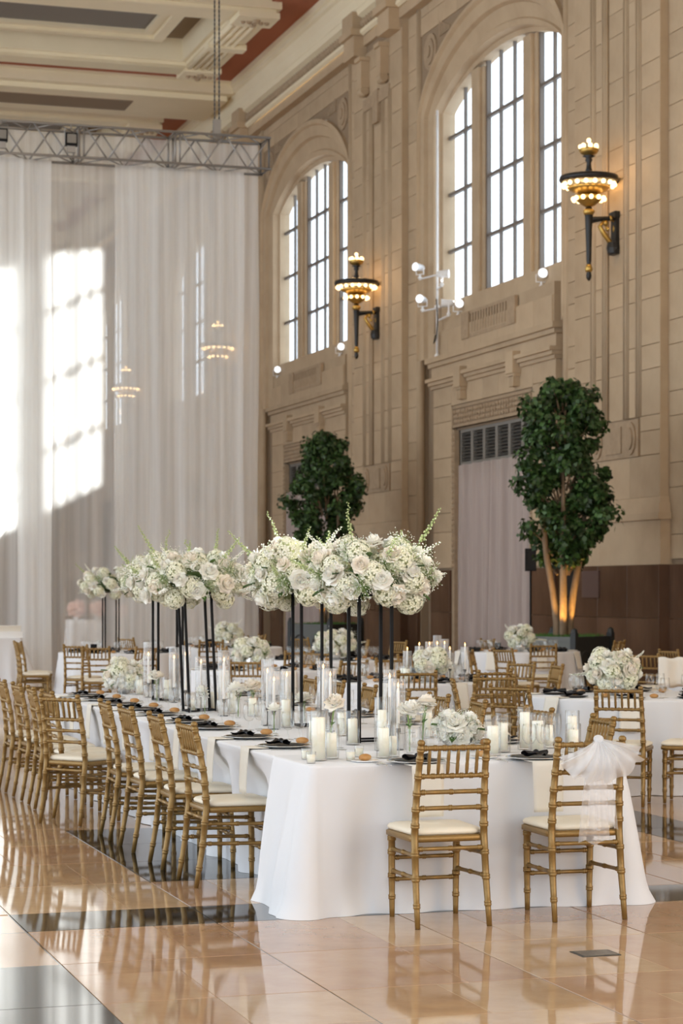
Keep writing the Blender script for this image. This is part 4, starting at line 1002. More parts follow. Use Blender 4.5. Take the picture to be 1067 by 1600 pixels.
def floret_cloud(name, m, n, rad, size, seed, flat=.7, stems=True):
    r = random.Random(seed); b = MB(); st = MB()
    for _ in range(n):
        d = Vector((r.gauss(0,1), r.gauss(0,1), r.gauss(0,1)*flat)); d = d.normalized()*rad*r.uniform(.55, 1.0)
        s = size*r.uniform(.7,1.2)
        b.add([d+Vector((s,0,0)), d+Vector((0,s,0)), d+Vector((-s,0,0)), d+Vector((0,-s,0)), d+Vector((0,0,s)), d+Vector((0,0,-s))], [(0,1,4),(1,2,4),(2,3,4),(3,0,4),(1,0,5),(2,1,5),(3,2,5),(0,3,5)])
        if stems and r.random() < .5: st.tube([d*.15, d], .0008, 3, False)
    return b.mesh(name, m), st.mesh('fine_stems', 'stem')
def sprig_mesh(L=.26, seed=0):
    r = random.Random(seed); b = MB(); st = MB(); pts = []
    for i in range(9):
        t = i/8; pts.append(Vector((.05*t*t*r.uniform(.6,1.3), .02*t*t, L*t)))
    st.tube(pts, [.0025*(1-.5*i/8) for i in range(9)], 5)
    for i in range(26):
        t = .30+.70*i/26; k = min(7, int(t*8)); p = pts[k].lerp(pts[k+1], t*8-k); a = i*2.4; s = .0115*(1.25-t*.8)
        d = Vector((math.cos(a), math.sin(a), .45)).normalized(); c = p+d*s*1.1; q = d.cross(Vector((0,0,1))).normalized(); w = d.cross(q)
        b.add([c-d*s*.7, c+q*s, c+w*s, c-q*s, c-w*s, c+d*s*.9], [(0,2,1),(0,3,2),(0,4,3),(0,1,4),(5,1,2),(5,2,3),(5,3,4),(5,4,1)])
    return b.mesh('buds', 'bud_green'), st.mesh('sprig_stem', 'stem'), b
def leaf_one(L=.07):
    b = MB(); b.grid(3, 6, lambda i, j: ((i-1)*L*.28*math.sin(math.pi*min(.98, j/5+.02)), .15*L*abs(i-1)-.12*L*(j/5)**2, L*j/5)); return b.mesh('leaf', 'leaf', True)
ROSES = [rose_mesh('rose', 'petal', .045, 1), rose_mesh('rose', 'petal_cream', .045, 2), rose_mesh('rose', 'petal', .045, 3)]
HYD = [hydrangea_mesh(.075, 1), hydrangea_mesh(.075, 2)]
SPR = [sprig_mesh(.28, 1), sprig_mesh(.24, 2), sprig_mesh(.32, 3)]
SPW = []
for q in (5, 6):
    bb, ss, raw = sprig_mesh(.22, q); SPW.append((raw.mesh('buds', 'floret'), ss))
CLOUD = [floret_cloud('baby_breath', 'floret', 170, .10, .0042, 1), floret_cloud('baby_breath', 'floret', 150, .11, .0042, 2)]
LEAF = leaf_one()
def look(d):      # rotation that turns +Z to d
    return Vector(d).to_track_quat('Z', 'Y').to_euler()
def bouquet(loc, rx, ry, rz_, seed, label, group, nr, nh, ns, nw, nc, nl, flat=.35, cat='flower arrangement', base=None, name='floral_centerpiece', rs=1.0, clear=None):
    """dome of blooms on an ellipsoid rx*ry*rz; loc is the bottom of the dome"""
    r = random.Random(seed); t = thing(name, label, cat, loc, 0, group)
    def pick(lo, hi, k, n, ph):
        zz = lerp(hi, lo, (k+.5)/n); a = k*2.39996+ph; q = math.sqrt(max(0, 1-zz*zz)); return Vector((q*math.cos(a), q*math.sin(a), zz))
    c = Vector((0,0,rz_*flat))
    def put(d, s=1.0): return c+Vector((d.x*rx*s, d.y*ry*s, d.z*rz_*s))
    def off(p, s):        # blooms hang outside the top of the stand, not through it
        if clear is None or p.z > s+.008: return p
        x, y = p.x+clear[0], p.y+clear[1]; m = max(abs(x), abs(y)); need = .112+s
        if m >= need: return p
        q = need/max(m, .02); return Vector((x*q-clear[0], y*q-clear[1], p.z))
    ph = r.uniform(0,6.28)
    for k in range(nh):
        d = pick(-.85, .9, k, nh, ph); hs_ = r.uniform(.85,1.2)*rs; ob('hydrangea', r.choice(HYD), t, off(put(d, r.uniform(.72,.86)), .084*hs_), look(d), hs_)
    for k in range(nr):
        d = pick(-.62, .92, k, nr, ph+1.3); sc_ = r.uniform(.95,1.35)*rs; ob('rose', r.choice(ROSES), t, off(put(d, r.uniform(.84,1.0)), .055*sc_), look(d+Vector((r.gauss(0,.15), r.gauss(0,.15), r.gauss(.1,.15)))), sc_)
    for k in range(nc):
        d = pick(-.4, .85, k, nc, ph+2.2); b, s = r.choice(CLOUD); o = ob('baby_breath', b, t, put(d, .93), look(d), min(1.0, .45+rx*2.6)); o['kind'] = 'stuff'; ob('fine_stems', s, o)
    for k in range(ns):
        d = pick(-.1, .9, k, ns, ph+.6); e = (d+Vector((0,0,.35))).normalized(); b, s, _ = r.choice(SPR); o = ob('sprig', b, t, put(d, .80), look(e), r.uniform(.8,1.15)); ob('sprig_stem', s, o)
    for k in range(nw):
        d = pick(-.5, .8, k, nw, ph+3.7); b, s = r.choice(SPW); o = ob('sprig', b, t, put(d, .78), look(d), r.uniform(.8,1.1)); ob('sprig_stem', s, o)
    for k in range(nl):
        d = pick(-.6, .6, k, nl, ph+5.1); ob('leaf', LEAF, t, put(d, .9), look(d), r.uniform(.8,1.3))
    if base: ob('foam_core', MB().sphere((0,0,0), 1.0, 12, 8).mesh('foam_core', 'leaf', True), t, (0,0,rz_*flat), (0,0,0), (rx*.45, ry*.45, rz_*.42))
    return t
# ---- tall black stands with centerpieces
def stand_parts(s=.10, H=.87):
    b = 'black'; p = []
    for x in (-s, s):
        for y in (-s, s): p.append(('leg', MB().box(x-.009,x+.009,y-.009,y+.009,0,H).mesh('leg', b)))
    for z in (.004, H-.014):
        for q in (-s, s):
            p.append(('frame_bar', MB().box(-s,s,q-.006,q+.006,z,z+.012).mesh('frame_bar', b))); p.append(('frame_bar', MB().box(q-.006,q+.006,-s,s,z,z+.012).mesh('frame_bar', b)))
    p.append(('top_plate', MB().box(-s-.01,s+.01,-s-.01,s+.01,H,H+.006).mesh('top_plate', b)))
    return p
STP = stand_parts(); ZS = ZT+.003
SG = 'black metal centerpiece stands'; FG = 'tall white floral centerpieces'
A = P(575, 1162, ZT); B_ = P(492, 1138, ZT); C_ = P(312, 1112, ZT); D_ = P(262, 1095, ZT)
E_ = PD(173, 30.6)
pos = {'a': (3.93, 11.92), 'b': (4.0, 13.35), 'c': C_, 'd': D_, 'e': E_}
cf = {'a': 'nearest the head of long table', 'b': 'second from the head of long table', 'c': 'third along long table', 'd': 'at the far end of long table', 'e': 'on the round table near the drape'}
for i, (k, (x, y)) in enumerate(pos.items()):
    inst(STP, 'centerpiece_stand', 'tall thin black metal stand ' + cf[k], 'stand', (x, y, ZS if k != 'e' else ZT), 0, SG, tilt=(0, -.045, 0) if k == 'c' else None)
    rx, ry, rz_ = {'a': (.37,.34,.24), 'b': (.34,.32,.25), 'c': (.40,.34,.22), 'd': (.34,.32,.22), 'e': (.42,.38,.26)}[k]
    off = {'a': (.02,0), 'b': (-.08,0), 'c': (-.05,0), 'd': (-.02,0), 'e': (-.02,0)}[k]
    n = {'a': (32,24,6,9,12,14), 'b': (30,22,7,9,11,14), 'c': (30,22,7,10,11,14), 'd': (24,18,6,8,8,10), 'e': (26,20,3,6,4,6)}[k]
    bouquet((x+off[0], y+off[1], (ZS if k != 'e' else ZT)+.874), rx, ry, rz_, 50+i, 'lush white rose and hydrangea cloud on the stand ' + cf[k], FG, *n, flat=.42, base=True, clear=off)
# ================================================================ TABLEWARE
def lathe_me(name, prof, m, seg=20, smooth=True, cap=False, wob=None): return MB().lathe(prof, seg, cap=cap, wob=wob).mesh(name, m, smooth)
CYL = {}
def cyl_glass(r, h):
    k = (r, h)
    if k not in CYL: CYL[k] = lathe_me('glass', [(.001,.004),(r,.004),(r,h*.5),(r,h-.002),(r-.002,h)], 'glass', 24)
    return CYL[k]
PIL = {}
def pillar(r, h):
    k = (r, h)
    if k not in PIL:
        PIL[k] = [('wax', lathe_me('wax', [(.001,0),(r,0),(r,h-.004),(r-.004,h),(r*.75,h-.006),(.001,h-.010)], 'wax', 20)), ('wick', MB().tube([(0,0,h-.012),(.001,0,h+.008)], .0012, 5).mesh('wick', 'black'))]
    return PIL[k]
OCC = [(x+p, y+q, .0085) for k, (x, y) in pos.items() for i in range(9) for p, q in ((-.1+.025*i, -.1), (-.1+.025*i, .1), (-.1, -.1+.025*i), (.1, -.1+.025*i))]
def spot(x, y, r):
    'nudge a round thing clear of those already on the long table'
    for _ in range(60):
        hit = False
        for a, b, q in OCC:
            d = math.hypot(x-a, y-b)
            if d < r+q+.002:
                e = (r+q+.003-d)/max(d, .004); x, y = x+(x-a)*e+.0005, y+(y-b)*e; hit = True
        if not hit: break
    OCC.append((x, y, r)); return x, y
def candle_in_glass(x, y, z, r, h, gr, gh, lab, group):
    x, y = spot(x, y, gr)
    inst(pillar(r, h), 'pillar_candle', 'ivory pillar candle ' + lab, 'candle', (x, y, z+.013), 0, group+' candles')
    tag(ob('glass_cylinder', cyl_glass(gr, gh), None, (x, y, z)), 'clear glass cylinder around the pillar candle ' + lab, 'candle glass', group+' glasses')
VOT = [('glass', lathe_me('glass', [(.001,.002),(.023,.002),(.026,.06),(.025,.061)], 'glass', 18)), ('wax', lathe_me('wax', [(.001,.008),(.0205,.008),(.0225,.046),(.001,.044)], 'wax', 18))]
FLM = lathe_me('flame', [(.001,0),(.005,.006),(.0055,.011),(.003,.02),(.0005,.029)], 'flame', 8)
HOLD = [('base', lathe_me('base', [(.001,0),(.031,0),(.031,.005),(.008,.008)], 'black', 18)), ('stem', lathe_me('stem', [(.006,.006),(.0045,.03),(.0045,.09),(.008,.098)], 'black', 10)), ('cup', lathe_me('cup', [(.006,.096),(.013,.100),(.014,.122),(.011,.122),(.001,.108)], 'black', 12))]
def taper(L): return [('wax', lathe_me('wax', [(.0105,0),(.0095,L-.02),(.006,L),(.001,L+.002)], 'taper', 12)), ('flame', FLM, None, (0,0,L+.003))]
TAP = {L: taper(L) for L in (.20,.24,.28)}
HUR = {}
def hurricane(r, h):
    k = (r, h)
    if k not in HUR:
        HUR[k] = lathe_me('hurricane', [(r*1.02,.003),(r,.01),(r,h*.5),(r,h-.004),(r*.985,h)], 'ribbed_glass', 72, True, False, lambda a: 1+.05*math.cos(16*a))
    return HUR[k]
def hurricane_set(x, y, z, r, h, L, lab, group):
    x, y = spot(x, y, r*1.06)
    inst(HOLD, 'candle_holder', 'black candlestick ' + lab, 'candle holder', (x, y, z), 0, group+' holders')
    inst(TAP[L], 'taper_candle', 'white burning taper ' + lab, 'candle', (x, y, z+.108), 0, group+' tapers')
    tag(ob('hurricane_glass', hurricane(r, h), None, (x, y, z)), 'tall ribbed glass chimney ' + lab, 'candle glass', group+' chimneys')
GOB = [('bowl', lathe_me('bowl', [(.006,.058),(.022,.064),(.036,.085),(.0395,.112),(.037,.145),(.034,.168),(.033,.168)], 'glass', 22)),
       ('stem', lathe_me('stem', [(.010,.003),(.005,.012),(.0045,.04),(.007,.059)], 'glass', 12)), ('foot', lathe_me('foot', [(.001,.0005),(.033,.0005),(.032,.003),(.008,.006)], 'glass', 20))]
FLU = [('bowl', lathe_me('bowl', [(.004,.10),(.014,.112),(.021,.14),(.022,.18),(.020,.225),(.019,.225)], 'glass', 18)),
       ('stem', lathe_me('stem', [(.008,.003),(.0035,.012),(.003,.08),(.005,.101)], 'glass', 10)), ('foot', lathe_me('foot', [(.001,.0005),(.032,.0005),(.031,.003),(.006,.006)], 'glass', 18))]
WAT = lathe_me('water', [(.001,.064),(.020,.067),(.034,.087),(.0375,.112),(.0372,.122),(.001,.122)], 'glass', 18)
GOBW = GOB
CHG = [('plate', lathe_me('plate', [(.001,.002),(.09,.002),(.105,.006),(.15,.015),(.151,.017),(.148,.018),(.104,.010),(.088,.0071),(.001,.0071)], 'charger', 40)), ('rim', lathe_me('rim', [(.147,.0165),(.152,.0155),(.153,.018),(.149,.0195),(.147,.0165)], 'silver', 40))]
BPL = lathe_me('dinner_plate', [(.001,.007),(.075,.007),(.085,.010),(.118,.018),(.119,.020),(.115,.021),(.084,.014),(.001,.011)], 'black_satin', 36)
def knot_mesh():
    b = MB()
    def lob(sg):
        def fn(i, j):
            a = 2*math.pi*i/12; t = j/8; w = .010+.026*t**.6*(1-.25*t)+.005*math.sin(5*a+sg)*t; return (sg*(.006+.085*t+.012*math.cos(a)*t), w*math.cos(a), .024+w*.55*math.sin(a)+.007*math.sin(3*a+sg*2)*t)
        b.grid(12, 9, fn, True)
    lob(1); lob(-1); b.sphere((0,0,.03), .021, 10, 7, .9)
    return b.mesh('knot', 'black_satin', True), MB().grid(6, 8, lambda i, j: ((i/5-.5)*.05, -.02-.10*j/7, .020+.008*math.sin(i*1.7)+.004*math.sin(j))).mesh('tail', 'black_satin', True)
KN, KT = knot_mesh()
KNP = [('knot', KN), ('tail', KT)]
FORK = MB().box(-.003,.003,-.10,.03,.001,.004).box(-.010,.010,.03,.045,.001,.004)
for x in (-.009,-.003,.003,.009): FORK.box(x-.0015,x+.0015,.045,.09,.001,.004)
FORK = FORK.mesh('fork', 'silver')
KNF = MB().box(-.004,.004,-.11,.0,.001,.004).box(-.007,.007,.0,.11,.001,.003).mesh('knife', 'silver')
ROLL = MB().sphere((0,0,.024), .036, 14, 9, .66)
for i, v in enumerate(ROLL.v): ROLL.v[i] = (v[0]*1.05, v[1]*.78, max(v[2]*.8, .001))
ROLL = ROLL.mesh('bread_roll', 'bread', True)
SIDE = lathe_me('side_plate', [(.001,.001),(.05,.001),(.075,.008),(.074,.011),(.05,.005),(.001,.005)], 'porcelain', 28)
NAPB = {}
def napkin_strip(x, y, rz, lab, group, L=.262, w=.17, slope=.0):
    def fn(i, j):
        a = (i/8-.5)*w; s = j/14
        if s < .35: return (a, lerp(.10,-.006,s/.35), .006)
        t = (s-.35)/.65; return (a*(1-.06*t), -.014-.012*math.sin(t*2)*(slope == 0)-.003*math.sin(i)*t-slope*t, .003-L*t+.008)
    if (L, w, slope) not in NAPB: NAPB[(L, w, slope)] = MB().grid(9, 15, fn).mesh('napkin', 'napkin', True)
    o = ob('hanging_napkin', NAPB[(L, w, slope)], None, (x, y, ZT), (0,0,rz)); so = o.modifiers.new('t', 'SOLIDIFY'); so.thickness = .004
    return tag(o, lab, 'napkin', group)
def setting(x, y, rz, who, group, side=1, forks=True, nap=True, z=ZT, edge=.20):
    """place setting; rz turns local +y away from the diner"""
    M_ = Matrix.Rotation(rz, 3, 'Z')
    def w(a, b): v = M_ @ Vector((a, b, 0)); return (x+v.x, y+v.y, z)
    inst(CHG, 'charger_plate', 'clear glass charger with silver rim ' + who, 'charger', w(0,0), rz, group+' chargers')
    tag(ob('dinner_plate', BPL, None, w(0,0)), 'black dinner plate on the glass charger ' + who, 'plate', group+' plates')
    q = w(0,-.02); inst(KNP, 'napkin_knot', 'black satin napkin tied in a knot ' + who, 'napkin', (q[0], q[1], z+.019), rz+.2, group+' knots', scale=.78)
    if forks:
        for d, io_ in ((.175, 'inner'), (.20, 'outer')):
            tag(ob('fork', FORK, None, (*w(-d, -.02)[:2], z), (0,0,rz)), io_+' silver fork beside the charger ' + who, 'fork', group+' forks')
        tag(ob('knife', KNF, None, (*w(.18, -.02)[:2], z), (0,0,rz)), 'silver knife beside the charger ' + who, 'knife', group+' knives')
    if nap:
        napkin_strip(*w(-.0, -edge)[:2], rz, 'ivory napkin strip hanging over the table edge ' + who, group+' hanging napkins')
    q = w(-.22, .17); tag(ob('side_plate', SIDE, None, q), 'small white side plate ' + who, 'plate', group+' side plates')
    tag(ob('bread_roll', ROLL, None, (q[0], q[1], z+.005), (0,0,rz+x*7)), 'golden bread roll on its side plate ' + who, 'bread roll', group+' rolls')
    inst(GOB, 'wine_glass', 'outer clear wine goblet ' + who, 'wine glass', (*spot(*w(.16,.20)[:2], .041), z), 0, group+' goblets')
    inst(GOB, 'wine_glass', 'inner clear wine goblet ' + who, 'wine glass', (*spot(*w(.09,.29)[:2], .041), z), 0, group+' goblets')
    inst(FLU, 'champagne_flute', 'clear slender champagne flute ' + who, 'champagne flute', (*spot(*w(.24,.26)[:2], .034), z), 0, group+' flutes')
ZN = ZT+.004
for u, v, who in ((650, 1193, 'in front of the chair without the bow'), (835, 1187, 'in front of the chair with the bow')):
    x, y = P(u, v, ZN); setting(x, y, 0, who, 'head setting', z=ZN, edge=max(.16, y-10.33))
for i, y in enumerate((11.62, 12.4, 13.3, 14.0, 14.9, 15.6, 16.3, 17.0, 17.7)):
    setting(3.32, y, -math.pi/2, 'at the %s place on the open-floor side' % ORD[i], 'open-floor side', edge=.215)
for i, y in enumerate((11.6, 12.45, 13.4, 14.3, 15.1, 15.9, 16.7, 17.5)):
    setting(4.62, y, math.pi/2, 'at the %s place on the wall side' % ORD[i], 'wall side', nap=False)
# ---- candles near the head of the table, read from the photograph
hg = 'head of table'
for u, v in ((478, 1187), (486, 1193), (548, 1189), (561, 1183)):
    x, y = spot(*P(u, v, ZN), .027); inst(VOT, 'votive_candle', 'small ivory votive in clear glass at the corner of the table head', 'candle', (x, y, ZN), 0, 'votives at the table head')
for u, v, r, h, gr, gh, lab in ((498, 1189, .034, .215, .043, .265, 'tallest, at the near corner of the table'), (518, 1186, .027, .125, .040, .185, 'short, beside the tallest pillar at the near corner'),
        (600, 1185, .027, .150, .042, .20, 'shorter of the pair left of the bowless chair'), (597, 1172, .025, .215, .044, .30, 'taller of the pair left of the bowless chair'), (614, 1183, .02, .10, .036, .18, 'thinnest beside the pair left of the bowless chair'),
        (485+5, 1160, .027, .12, .040, .19, 'behind the votives'), (551, 1163, .028, .14, .040, .20, 'under the nearest black stand'), (668, 1153, .028, .20, .042, .26, 'behind the white rose bouquet'),
        (770, 1181, .030, .15, .043, .22, 'right of the bowless chair'), (786, 1176, .026, .15, .041, .22, 'second right of the bowless chair'), (820, 1171, .029, .20, .042, .245, 'tallest behind the goblet by the bow'),
        (840, 1177, .031, .165, .044, .225, 'just behind the goblet by the bow'), (896, 1176, .028, .115, .040, .16, 'lower one left of the bow'), (894, 1163, .028, .155, .041, .20, 'upper one left of the bow'), (858, 1168, .022, .12, .036, .2, 'hidden behind the goblet by the bow')):
    x, y = P(u, v, ZN); y = max(y, 10.42); candle_in_glass(x, y, ZN if y < 11.05 else ZT, r, h, gr, gh, lab, hg)
x, y = spot(*P(850, 1180, ZN), .041); inst(GOB, 'wine_glass', 'clear goblet standing alone by the candles near the bow', 'wine glass', (x, y, ZN), 0)
# ---- hurricanes along the spine
hs = ((609, 1166, .036, .44, .28), (622, 1172, .040, .40, .24), (505, 1139, .040, .44, .28), (516, 1143, .038, .40, .24), (418, 1134, .040, .44, .24), (428, 1140, .038, .40, .20), (350, 1119, .042, .47, .28), (314, 1110, .042, .40, .24),
      (290, 1103, .040, .47, .28), (272, 1098, .040, .44, .24), (232, 1090, .040, .46, .24), (448, 1128, .036, .36, .20))
hs = sorted(hs, key=lambda q: -q[1])
for i, (u, v, r, h, L) in enumerate(hs):
    x, y = P(u, v, ZT); hurricane_set(x, y, ZT, r, h, L, '%s from the head down the middle of long table' % ORD[i], 'spine')
rs_ = random.Random(9)
for u, v, r, h, gr, gh in ((447, 1137, .03, .17, .042, .23), (333, 1110, .033, .12, .046, .17), (362, 1115, .036, .16, .05, .19), (255, 1096, .03, .16, .045, .2), (300, 1112, .024, .08, .035, .12), (395, 1120, .028, .12, .04, .18), (535, 1150, .028, .13, .04, .19), (218, 1086, .03, .12, .04, .17)):
    x, y = P(u, v, ZT); candle_in_glass(x, y, ZT, r, h, gr, gh, 'among the flowers down the middle of long table', 'spine pillar')
# ---- low roses in vases
BUD = lathe_me('vase', [(.001,.002),(.018,.002),(.020,.02),(.018,.09),(.014,.115),(.016,.13)], 'glass', 18)
MV = lathe_me('mercury_vase', [(.001,0),(.03,0),(.048,.02),(.052,.05),(.045,.08),(.05,.095),(.046,.094),(.04,.08),(.001,.07)], 'mercury', 24)
def bud_vase(x, y, z, lab, group, n=1, seed=0, h=.20):
    x, y = spot(x, y, .076 if n > 1 else .046); r = random.Random(seed); t = thing('bud_vase', lab, 'vase', (x, y, z), 0, group); ob('vase', BUD, t)
    f = thing('white_rose', 'white roses standing in the ' + lab, 'flowers', (x, y, z), 0, group+' roses')
    for k in range(n):
        a = r.uniform(0,6.28); q = .012*(n > 1); e = .030*(n > 1); hh = h*r.uniform(.9,1.12)
        ob('stem', MB().tube([(0,0,.01),(q*.35*math.cos(a),q*.35*math.sin(a),.1),(q*.7*math.cos(a),q*.7*math.sin(a),.132),(e*math.cos(a),e*math.sin(a),hh)], .0026, 6).mesh('stem', 'stem'), f)
        ob('rose', r.choice(ROSES), f, (e*math.cos(a),e*math.sin(a),hh-.008), (r.gauss(0,.25), r.gauss(0,.25), a), r.uniform(.95,1.2))
        ob('leaf', LEAF, f, (q*.6*math.cos(a),q*.6*math.sin(a),.14), (.7, .2, a+1), .45)
for i, (u, v, n, h) in enumerate(((519, 1172, 2, .26), (640, 1178, 3, .23), (660, 1168, 3, .24), (396, 1118, 4, .2), (476, 1133, 3, .19), (372, 1122, 2, .2), (245, 1098, 3, .2), (320, 1116, 2, .16), (428, 1146, 1, .14))):
    x, y = P(u, v, ZT); bud_vase(x, y, ZT if y > 11.04 else ZN, 'clear bud vase ' + ('near the head of long table' if i < 3 else 'further down long table'), 'bud vases ' + ('near the head' if i < 3 else 'down the table'), n, i, h)
x, y = P(722, 1172, ZN); y = max(y, 10.5); x, y = spot(x-.03, y, .12); x += .03
vz = tag(ob('mercury_vase', MV, None, (x-.03, y, ZN)), 'round silvered glass vase under the white roses behind the bowless chair', 'vase')
bouquet((x-.03, y, ZN+.085), .105, .10, .075, 71, 'low posy of white roses and baby breath in a silvered vase behind the bowless chair', 'low rose posies', 13, 0, 0, 0, 7, 5, flat=.45, name='rose_posy', rs=1.0)
x2, y2 = spot(*P(690, 1166, ZN), .10); vz = tag(ob('mercury_vase', MV, None, (x2, y2, ZN)), 'silvered glass vase beside the posy behind the bowless chair', 'vase')
bouquet((x2, y2, ZN+.085), .06, .06, .06, 72, 'small posy of white roses and baby breath beside the larger posy', 'low rose posies', 5, 0, 0, 0, 7, 3, flat=.45, name='rose_posy')
x, y = spot(*P(205, 1085, ZT), .215); vz = tag(ob('mercury_vase', MV, None, (x, y, ZT), (0,0,0), 1.2), 'silvered vase at the far end of long table', 'vase')
bouquet((x, y, ZT+.10), .15, .14, .13, 73, 'low white rose and hydrangea bouquet at the far end of long table', 'low rose posies', 14, 6, 0, 3, 3, 5, flat=.5, name='rose_posy')
# ---- things on the round tables
def round_items(key, n, seed, flowers, a0=0.0):
    X, Y = ROUND[key]; r = random.Random(seed); w = 'on the round table ' + RL[key]
    if flowers:
        f = flowers; OCC.append((X+f[3], Y+f[4], max(f[0], f[1])+.075)); tag(ob('mercury_vase', MV, None, (X+f[3], Y+f[4], ZT), (0,0,0), 1.5), 'silvered vase ' + w, 'vase')
        bouquet((X+f[3], Y+f[4], ZT+.12), f[0], f[1], f[2], seed+100, 'white rose and hydrangea bouquet ' + w, 'low bouquets on the round tables', f[5], f[6], 0, f[7], 2, 6, flat=.55, name='low_bouquet')
    for i in range(n):
        a = a0+2*math.pi*i/n; c, s = math.cos(a), math.sin(a)
        tag(ob('dinner_plate', BPL, None, (X+.68*c, Y+.68*s, ZT-.006)), 'black dinner plate ' + w, 'plate', 'plates on table ' + key[1])
        inst(KNP, 'napkin_knot', 'black satin napkin knot ' + w, 'napkin', (X+.68*c, Y+.68*s, ZT+.012), a, 'knots on table ' + key[1])
        tag(ob('bread_roll', ROLL, None, (X+.52*math.cos(a+.35), Y+.52*math.sin(a+.35), ZT)), 'bread roll ' + w, 'bread roll', 'rolls on table ' + key[1])
        for b, d in ((-.22,.50), (-.36,.56)):
            inst(GOB, 'wine_glass', 'clear wine goblet ' + w, 'wine glass', (*spot(X+d*math.cos(a+b), Y+d*math.sin(a+b), .041), ZT), 0, 'goblets on table ' + key[1])
        if key in ('R1', 'R3', 'R2', 'R4') : napkin_strip(X+.902*c, Y+.902*s, a+math.pi/2, 'ivory napkin strip hanging over the edge of the round table ' + RL[key], 'hanging napkins on table ' + key[1], slope=.062)
round_items('R1', 8, 201, (.22,.20,.17,-.20,.02,20,12,2), .3)
round_items('R2', 8, 202, (.20,.20,.17,-.02,-.15,14,10,2))
xb, yb_ = PD(674, 20.72)
round_items('R3', 8, 203, (.15,.14,.12,xb-ROUND['R3'][0],yb_-ROUND['R3'][1],12,7,0), .2)
round_items('R4', 8, 204, (.20,.18,.15,-.15,.12,14,9,2))
round_items('R5', 8, 205, None)
round_items('R6', 8, 206, (.20,.18,.17,.05,0,12,9,4))
round_items('R7', 8, 207, (.26,.22,.17,.0,-.1,16,10,4))
round_items('R8', 8, 208, None)
# stepped candles on R3
X3, Y3 = ROUND['R3']
for u, D, h in ((640, 20.85, .30), (655, 21.1, .34), (671, 21.25, .38), (682, 21.45, .44), (694, 21.6, .40), (703, 21.0, .28), (716, 20.75, .34)):
    x, y = PD(u, D); hurricane_set(x, y, ZT, .042, h, .20 if h < .32 else .24, 'on the round table with the tall stepped candles', 'stepped')
for u, D in ((636, 20.6), (712, 21.2), (648, 20.75)):
    x, y = PD(u, D); candle_in_glass(x, y, ZT, .032, .12, .045, .16, 'on the round table with the stepped candles', 'stepped pillar')
# small black card holders on the round tables
for u, D, k in ((147, 30.2, 'R5'), (329, 33.3, 'R6'), (652, 20.95, 'R3'), (788, 31.0, 'R2')):
    x, y = spot(*PD(u, D), .06); tag(ob('table_card_holder', MB().box(-.05,.05,-.04,.04,0,.008).box(-.045,.045,-.006,.006,.006,.13).mesh('table_card_holder', 'black'), None, (x, y, ZT), (0,0,-TH)), 'small black card holder standing on the round table ' + RL[k], 'card holder', 'black card holders')
# ---- bar table: low stack of white boxes
x0, _ = PD(-30, 38.5); x1, _ = PD(34, 38.5)
tag(ob('tray_box', MB().box(x0, x1, 38.35, 38.8, .80, .90).box(x0-.01, x1+.01, 38.34, 38.81, .885, .915).mesh('tray_box', 'porcelain')), 'wide white tray box lowest on the bar table', 'box', 'white boxes on the bar table')
tag(ob('tray_box', MB().box(x0, x1-.03, 38.38, 38.78, .915, 1.0).box(x0, x1-.02, 38.37, 38.79, .99, 1.015).mesh('tray_box', 'napkin')), 'cream tray box topmost on the bar table', 'box', 'white boxes on the bar table')
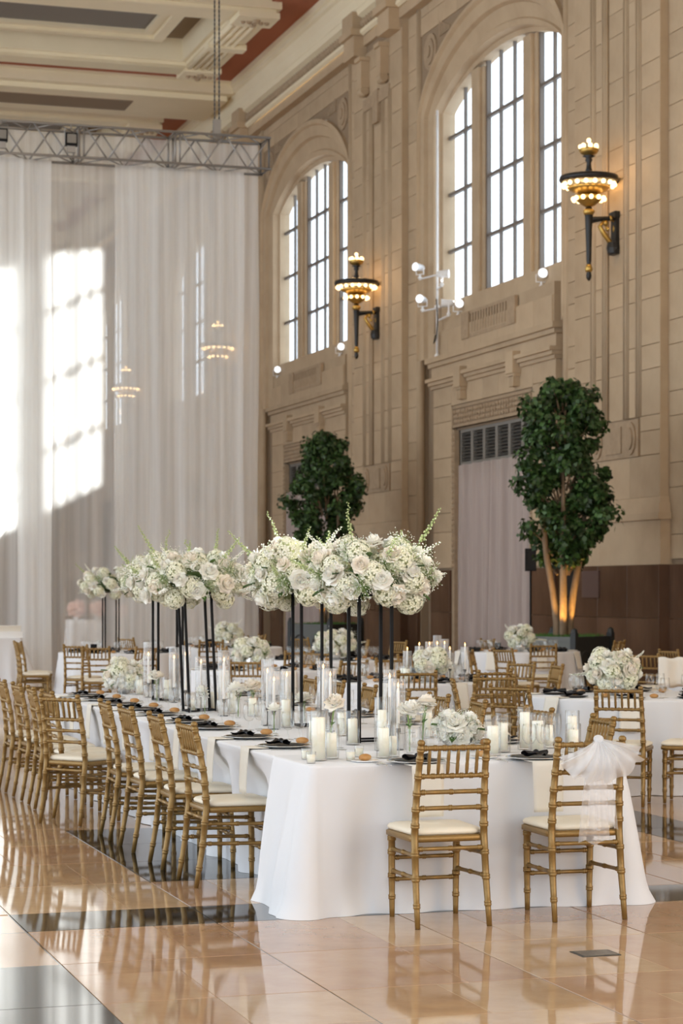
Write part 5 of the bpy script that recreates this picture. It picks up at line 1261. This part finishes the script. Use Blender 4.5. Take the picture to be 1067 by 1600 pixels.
# ---- a table with peach flowers behind the drape
x0, y0 = PD(105, 44); x1, _ = PD(157, 44)
rect_cloth('tablecloth', x0, x1, 43.2, 43.9, 1.05, (.03,.02,.03,.02), .05, 'white cloth over a tall table behind the sheer drape', 15, dens=30)
for u, s in ((116, 1.0), (150, .8), (190, .7)):
    x, y = PD(u, 44.2); t = thing('peach_bouquet', 'hazy peach and white bouquet seen through the sheer drape', 'flowers', (x, 43.55, 1.05 if u < 160 else 0), 0, 'bouquets behind the drape')
    hgt = 0 if u < 160 else 1.0
    ob('vase', lathe_me('vase', [(.03,0),(.06,.03),(.06,.1+hgt),(.08,.14+hgt)], 'porcelain', 14), t)
    bm = floret_cloud('blooms', 'peach', 260, .20*s, .035, int(u), .7, False)[0]; o = ob('blooms', bm, t, (0,0,.22+hgt)); o['kind'] = 'stuff'

# ================================================================ TULLE BOW ON THE CHAIR
bw = thing('tulle_bow', 'white tulle bow tied on the top rail of the gold chair', 'bow', (4.41, 9.80, .90), 0)
bw.location = (4.415, 9.795, .895); bw.scale = (1.18,1.18,1.18)
def fan(a0, a1, r0, y0, seed):
    r = random.Random(seed); n = 60; ph = r.uniform(0, 6)
    def fn(i, j):
        t = i/n; s = j/10; a = lerp(a0, a1, t); rr = r0(t)*s
        pl = .016*s**.7*math.sin(t*44+ph)*(1-.15*s)+.022*math.sin(math.pi*s)
        return (rr*math.cos(a), y0-pl-.035*math.sin(math.pi*min(1, s*.9))-.01*s, rr*math.sin(a)*1.12+.01*math.sin(t*30)*s)
    return MB().grid(n+1, 11, fn).mesh('bow_fan', 'tulle', True)
ob('bow_loop', fan(math.radians(205), math.radians(340), lambda t: .165+.045*abs(2*t-1)**1.5+.006*math.sin(t*40), -.012, 1), bw, (.01,0,.02))
ob('bow_loop', fan(math.radians(200), math.radians(352), lambda t: .15+.05*abs(2*t-1)**1.5, -.002, 2), bw, (.015,.006,.02))
def tail(x0, x1, L, ph):
    def fn(i, j):
        t = i/20; s = j/14; return (lerp(x0, x1, t)*(.35+.65*s**.6), -.03-.01*math.sin(t*17+ph)*s, -.02-L*s+.012*math.sin(t*9+ph)*s)
    return MB().grid(21, 15, fn).mesh('bow_tail', 'tulle_tail', True)
ob('bow_tail', tail(-.09,.06,.40,0), bw); ob('bow_tail', tail(-.05,.10,.34,1.5), bw, (0,.008,0))
ob('bow_knot', MB().sphere((0,-.01,.012), .022, 12, 8, .8).mesh('bow_knot', 'tulle', True), bw, (.012,0,.005))
